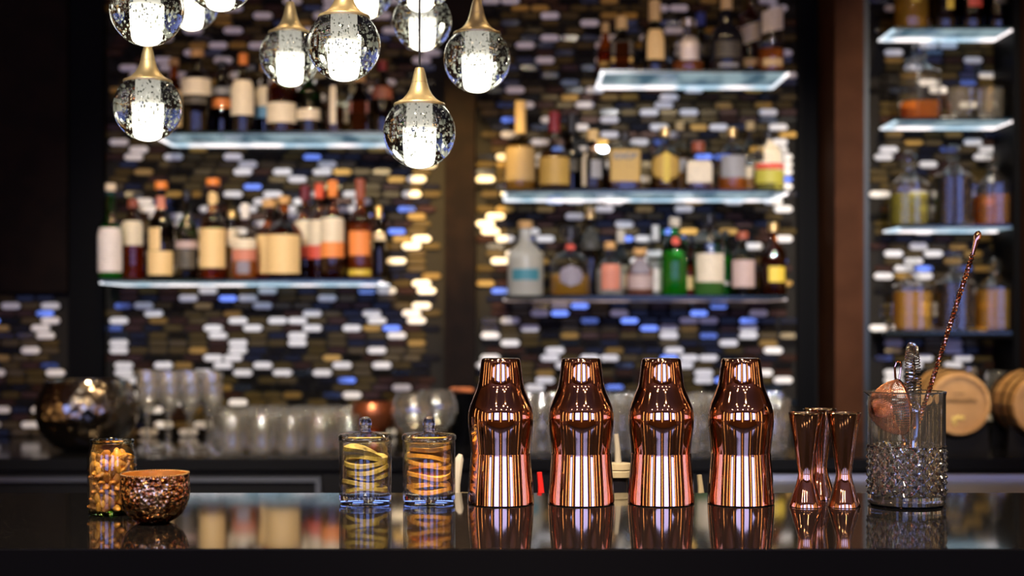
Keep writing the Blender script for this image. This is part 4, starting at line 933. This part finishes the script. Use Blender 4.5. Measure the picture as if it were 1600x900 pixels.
# ------------------------------------------------------------------ hanging lamps
BR = .05
CORE = bpy.data.materials.new('lamp_core'); CORE.use_nodes = True
def core_mat(m, lo, hi, z0, z1, col):
    nt = m.node_tree; b = nt.nodes['Principled BSDF']; tc = nt.nodes.new('ShaderNodeTexCoord'); sx = nt.nodes.new('ShaderNodeSeparateXYZ')
    mr = nt.nodes.new('ShaderNodeMapRange'); mr.inputs['From Min'].default_value = z0; mr.inputs['From Max'].default_value = z1
    mr.inputs['To Min'].default_value = hi; mr.inputs['To Max'].default_value = lo
    nt.links.new(tc.outputs['Object'], sx.inputs[0]); nt.links.new(sx.outputs['Z'], mr.inputs['Value']); nt.links.new(mr.outputs[0], b.inputs['Emission Strength'])
    b.inputs['Emission Color'].default_value = (*col, 1); b.inputs['Base Color'].default_value = (0.8, 0.78, 0.72, 1); b.inputs['Roughness'].default_value = .6
core_mat(CORE, 0.42, 3.4, -.026, .006, (1.0, 0.94, 0.78))
TUBE = bpy.data.materials.new('lamp_tube'); TUBE.use_nodes = True
core_mat(TUBE, 0.22, 0.32, .004, .036, (1.0, 0.94, 0.80))
ball = MB().sphere((0, 0, 0), BR, 48, 32).mesh('crystal_ball', solid_glass('lamp_crystal', (0.99, 1.0, 0.985), 1.47))
corem = MB().lathe([(0, -.0345), (.0150, -.0340), (.0158, -.0325), (.0158, .0045), (.0150, .0055), (0, .0055)], 32).mesh('frosted_core', CORE)
tubem = MB().lathe([(.0122, .0058), (.0122, .0400), (0, .0400)], 32).mesh('frosted_tube', TUBE)
capm = MB().lathe([(.0335, .0360), (.0355, .0362), (.0358, .0385), (.0350, .0400), (.0300, .0420), (.0235, .0460), (.0180, .0520), (.0140, .0590), (.0118, .0655), (.0110, .0685), (.0104, .0687), (.0104, .0692), (.0108, .0694), (.0085, .080), (.0062, .0885), (.0052, .0895), (0, .0895)], 40).mesh('brass_cap', BRASS)
def bubbles(seed):
    r_ = random.Random(seed); m = MB(); k = 0
    while k < 650:
        p = Vector((r_.uniform(-1, 1), r_.uniform(-1, 1), r_.uniform(-1, 1)))*BR*.93
        if p.length > BR*.93 or math.hypot(p.x, p.y) < .0178: continue
        if p.z > .034: continue
        s_ = r_.choice([.0004, .0005, .0006, .0008, .0010, .0013]); m.sphere(p, s_, 6, 4, (1, 1, r_.choice([1, 1, 1.8]))); k += 1
    return m
BUB = [pbr('air_bubble', (0.95, 0.97, 0.92), rough=0.25)]
_nt = BUB[0].node_tree; _o = _nt.nodes['Material Output']; _m = _nt.nodes.new('ShaderNodeMixShader'); _m.inputs[0].default_value = 0.5; _t = _nt.nodes.new('ShaderNodeBsdfTranslucent'); _t.inputs['Color'].default_value = (0.95, 0.97, 0.92, 1)
_nt.links.new(_nt.nodes['Principled BSDF'].outputs[0], _m.inputs[1]); _nt.links.new(_t.outputs[0], _m.inputs[2]); _nt.links.new(_m.outputs[0], _o.inputs['Surface'])
bubm = [bubbles(s_).mesh('bubbles', BUB[0]) for s_ in (1, 2, 3)]
CORD = pbr('black_cord', (0.01, 0.01, 0.01), rough=0.4)
LAMPS = [(229.5, 15, 57.3, 'glass ball lamp at the far left, directly above the lowest left one'), (299, 5, 43, 'small far glass ball lamp half hidden behind the top left lamp'), (344, -37, 55, 'glass ball lamp almost wholly above the frame, third from the left'),
         (231, 168, 53, 'lowest glass ball lamp of the left cluster, hanging on its own'), (453.5, 88, 47.5, 'glass ball lamp overlapped by its nearer neighbour, middle cluster'), (537.5, 70.5, 57, 'large near glass ball lamp of the middle cluster'),
         (572, -12, 42, 'small glass ball lamp peeking in behind the large middle lamp'), (660, 34, 46, 'glass ball lamp behind the black cord of the lowest lamp'), (657, -31, 49.5, 'glass ball lamp cut by the top edge above the cord'),
         (745.5, 93, 52.3, 'rightmost glass ball lamp in front of the central post'), (655.5, 207, 56.5, 'lowest glass ball lamp on a long black cord near the centre')]
for i, (px, py, r, lb) in enumerate(LAMPS):
    y = BR*F/r; c = P(px, py, y)
    t = thing('pendant_lamp', lb, 'lamp', tuple(c), R.uniform(0, 6), 'glass ball pendant lamps')
    b = ob('crystal_ball', ball, t); ob('bubbles', bubm[i % 3], b)['kind'] = 'stuff'
    ob('frosted_core', corem, t); ob('frosted_tube', tubem, t); ob('brass_cap', capm, t)
    part('cord', MB().tube([(0, 0, .0895), (0, 0, ZC-c.z)], .0016, 8), CORD, t)
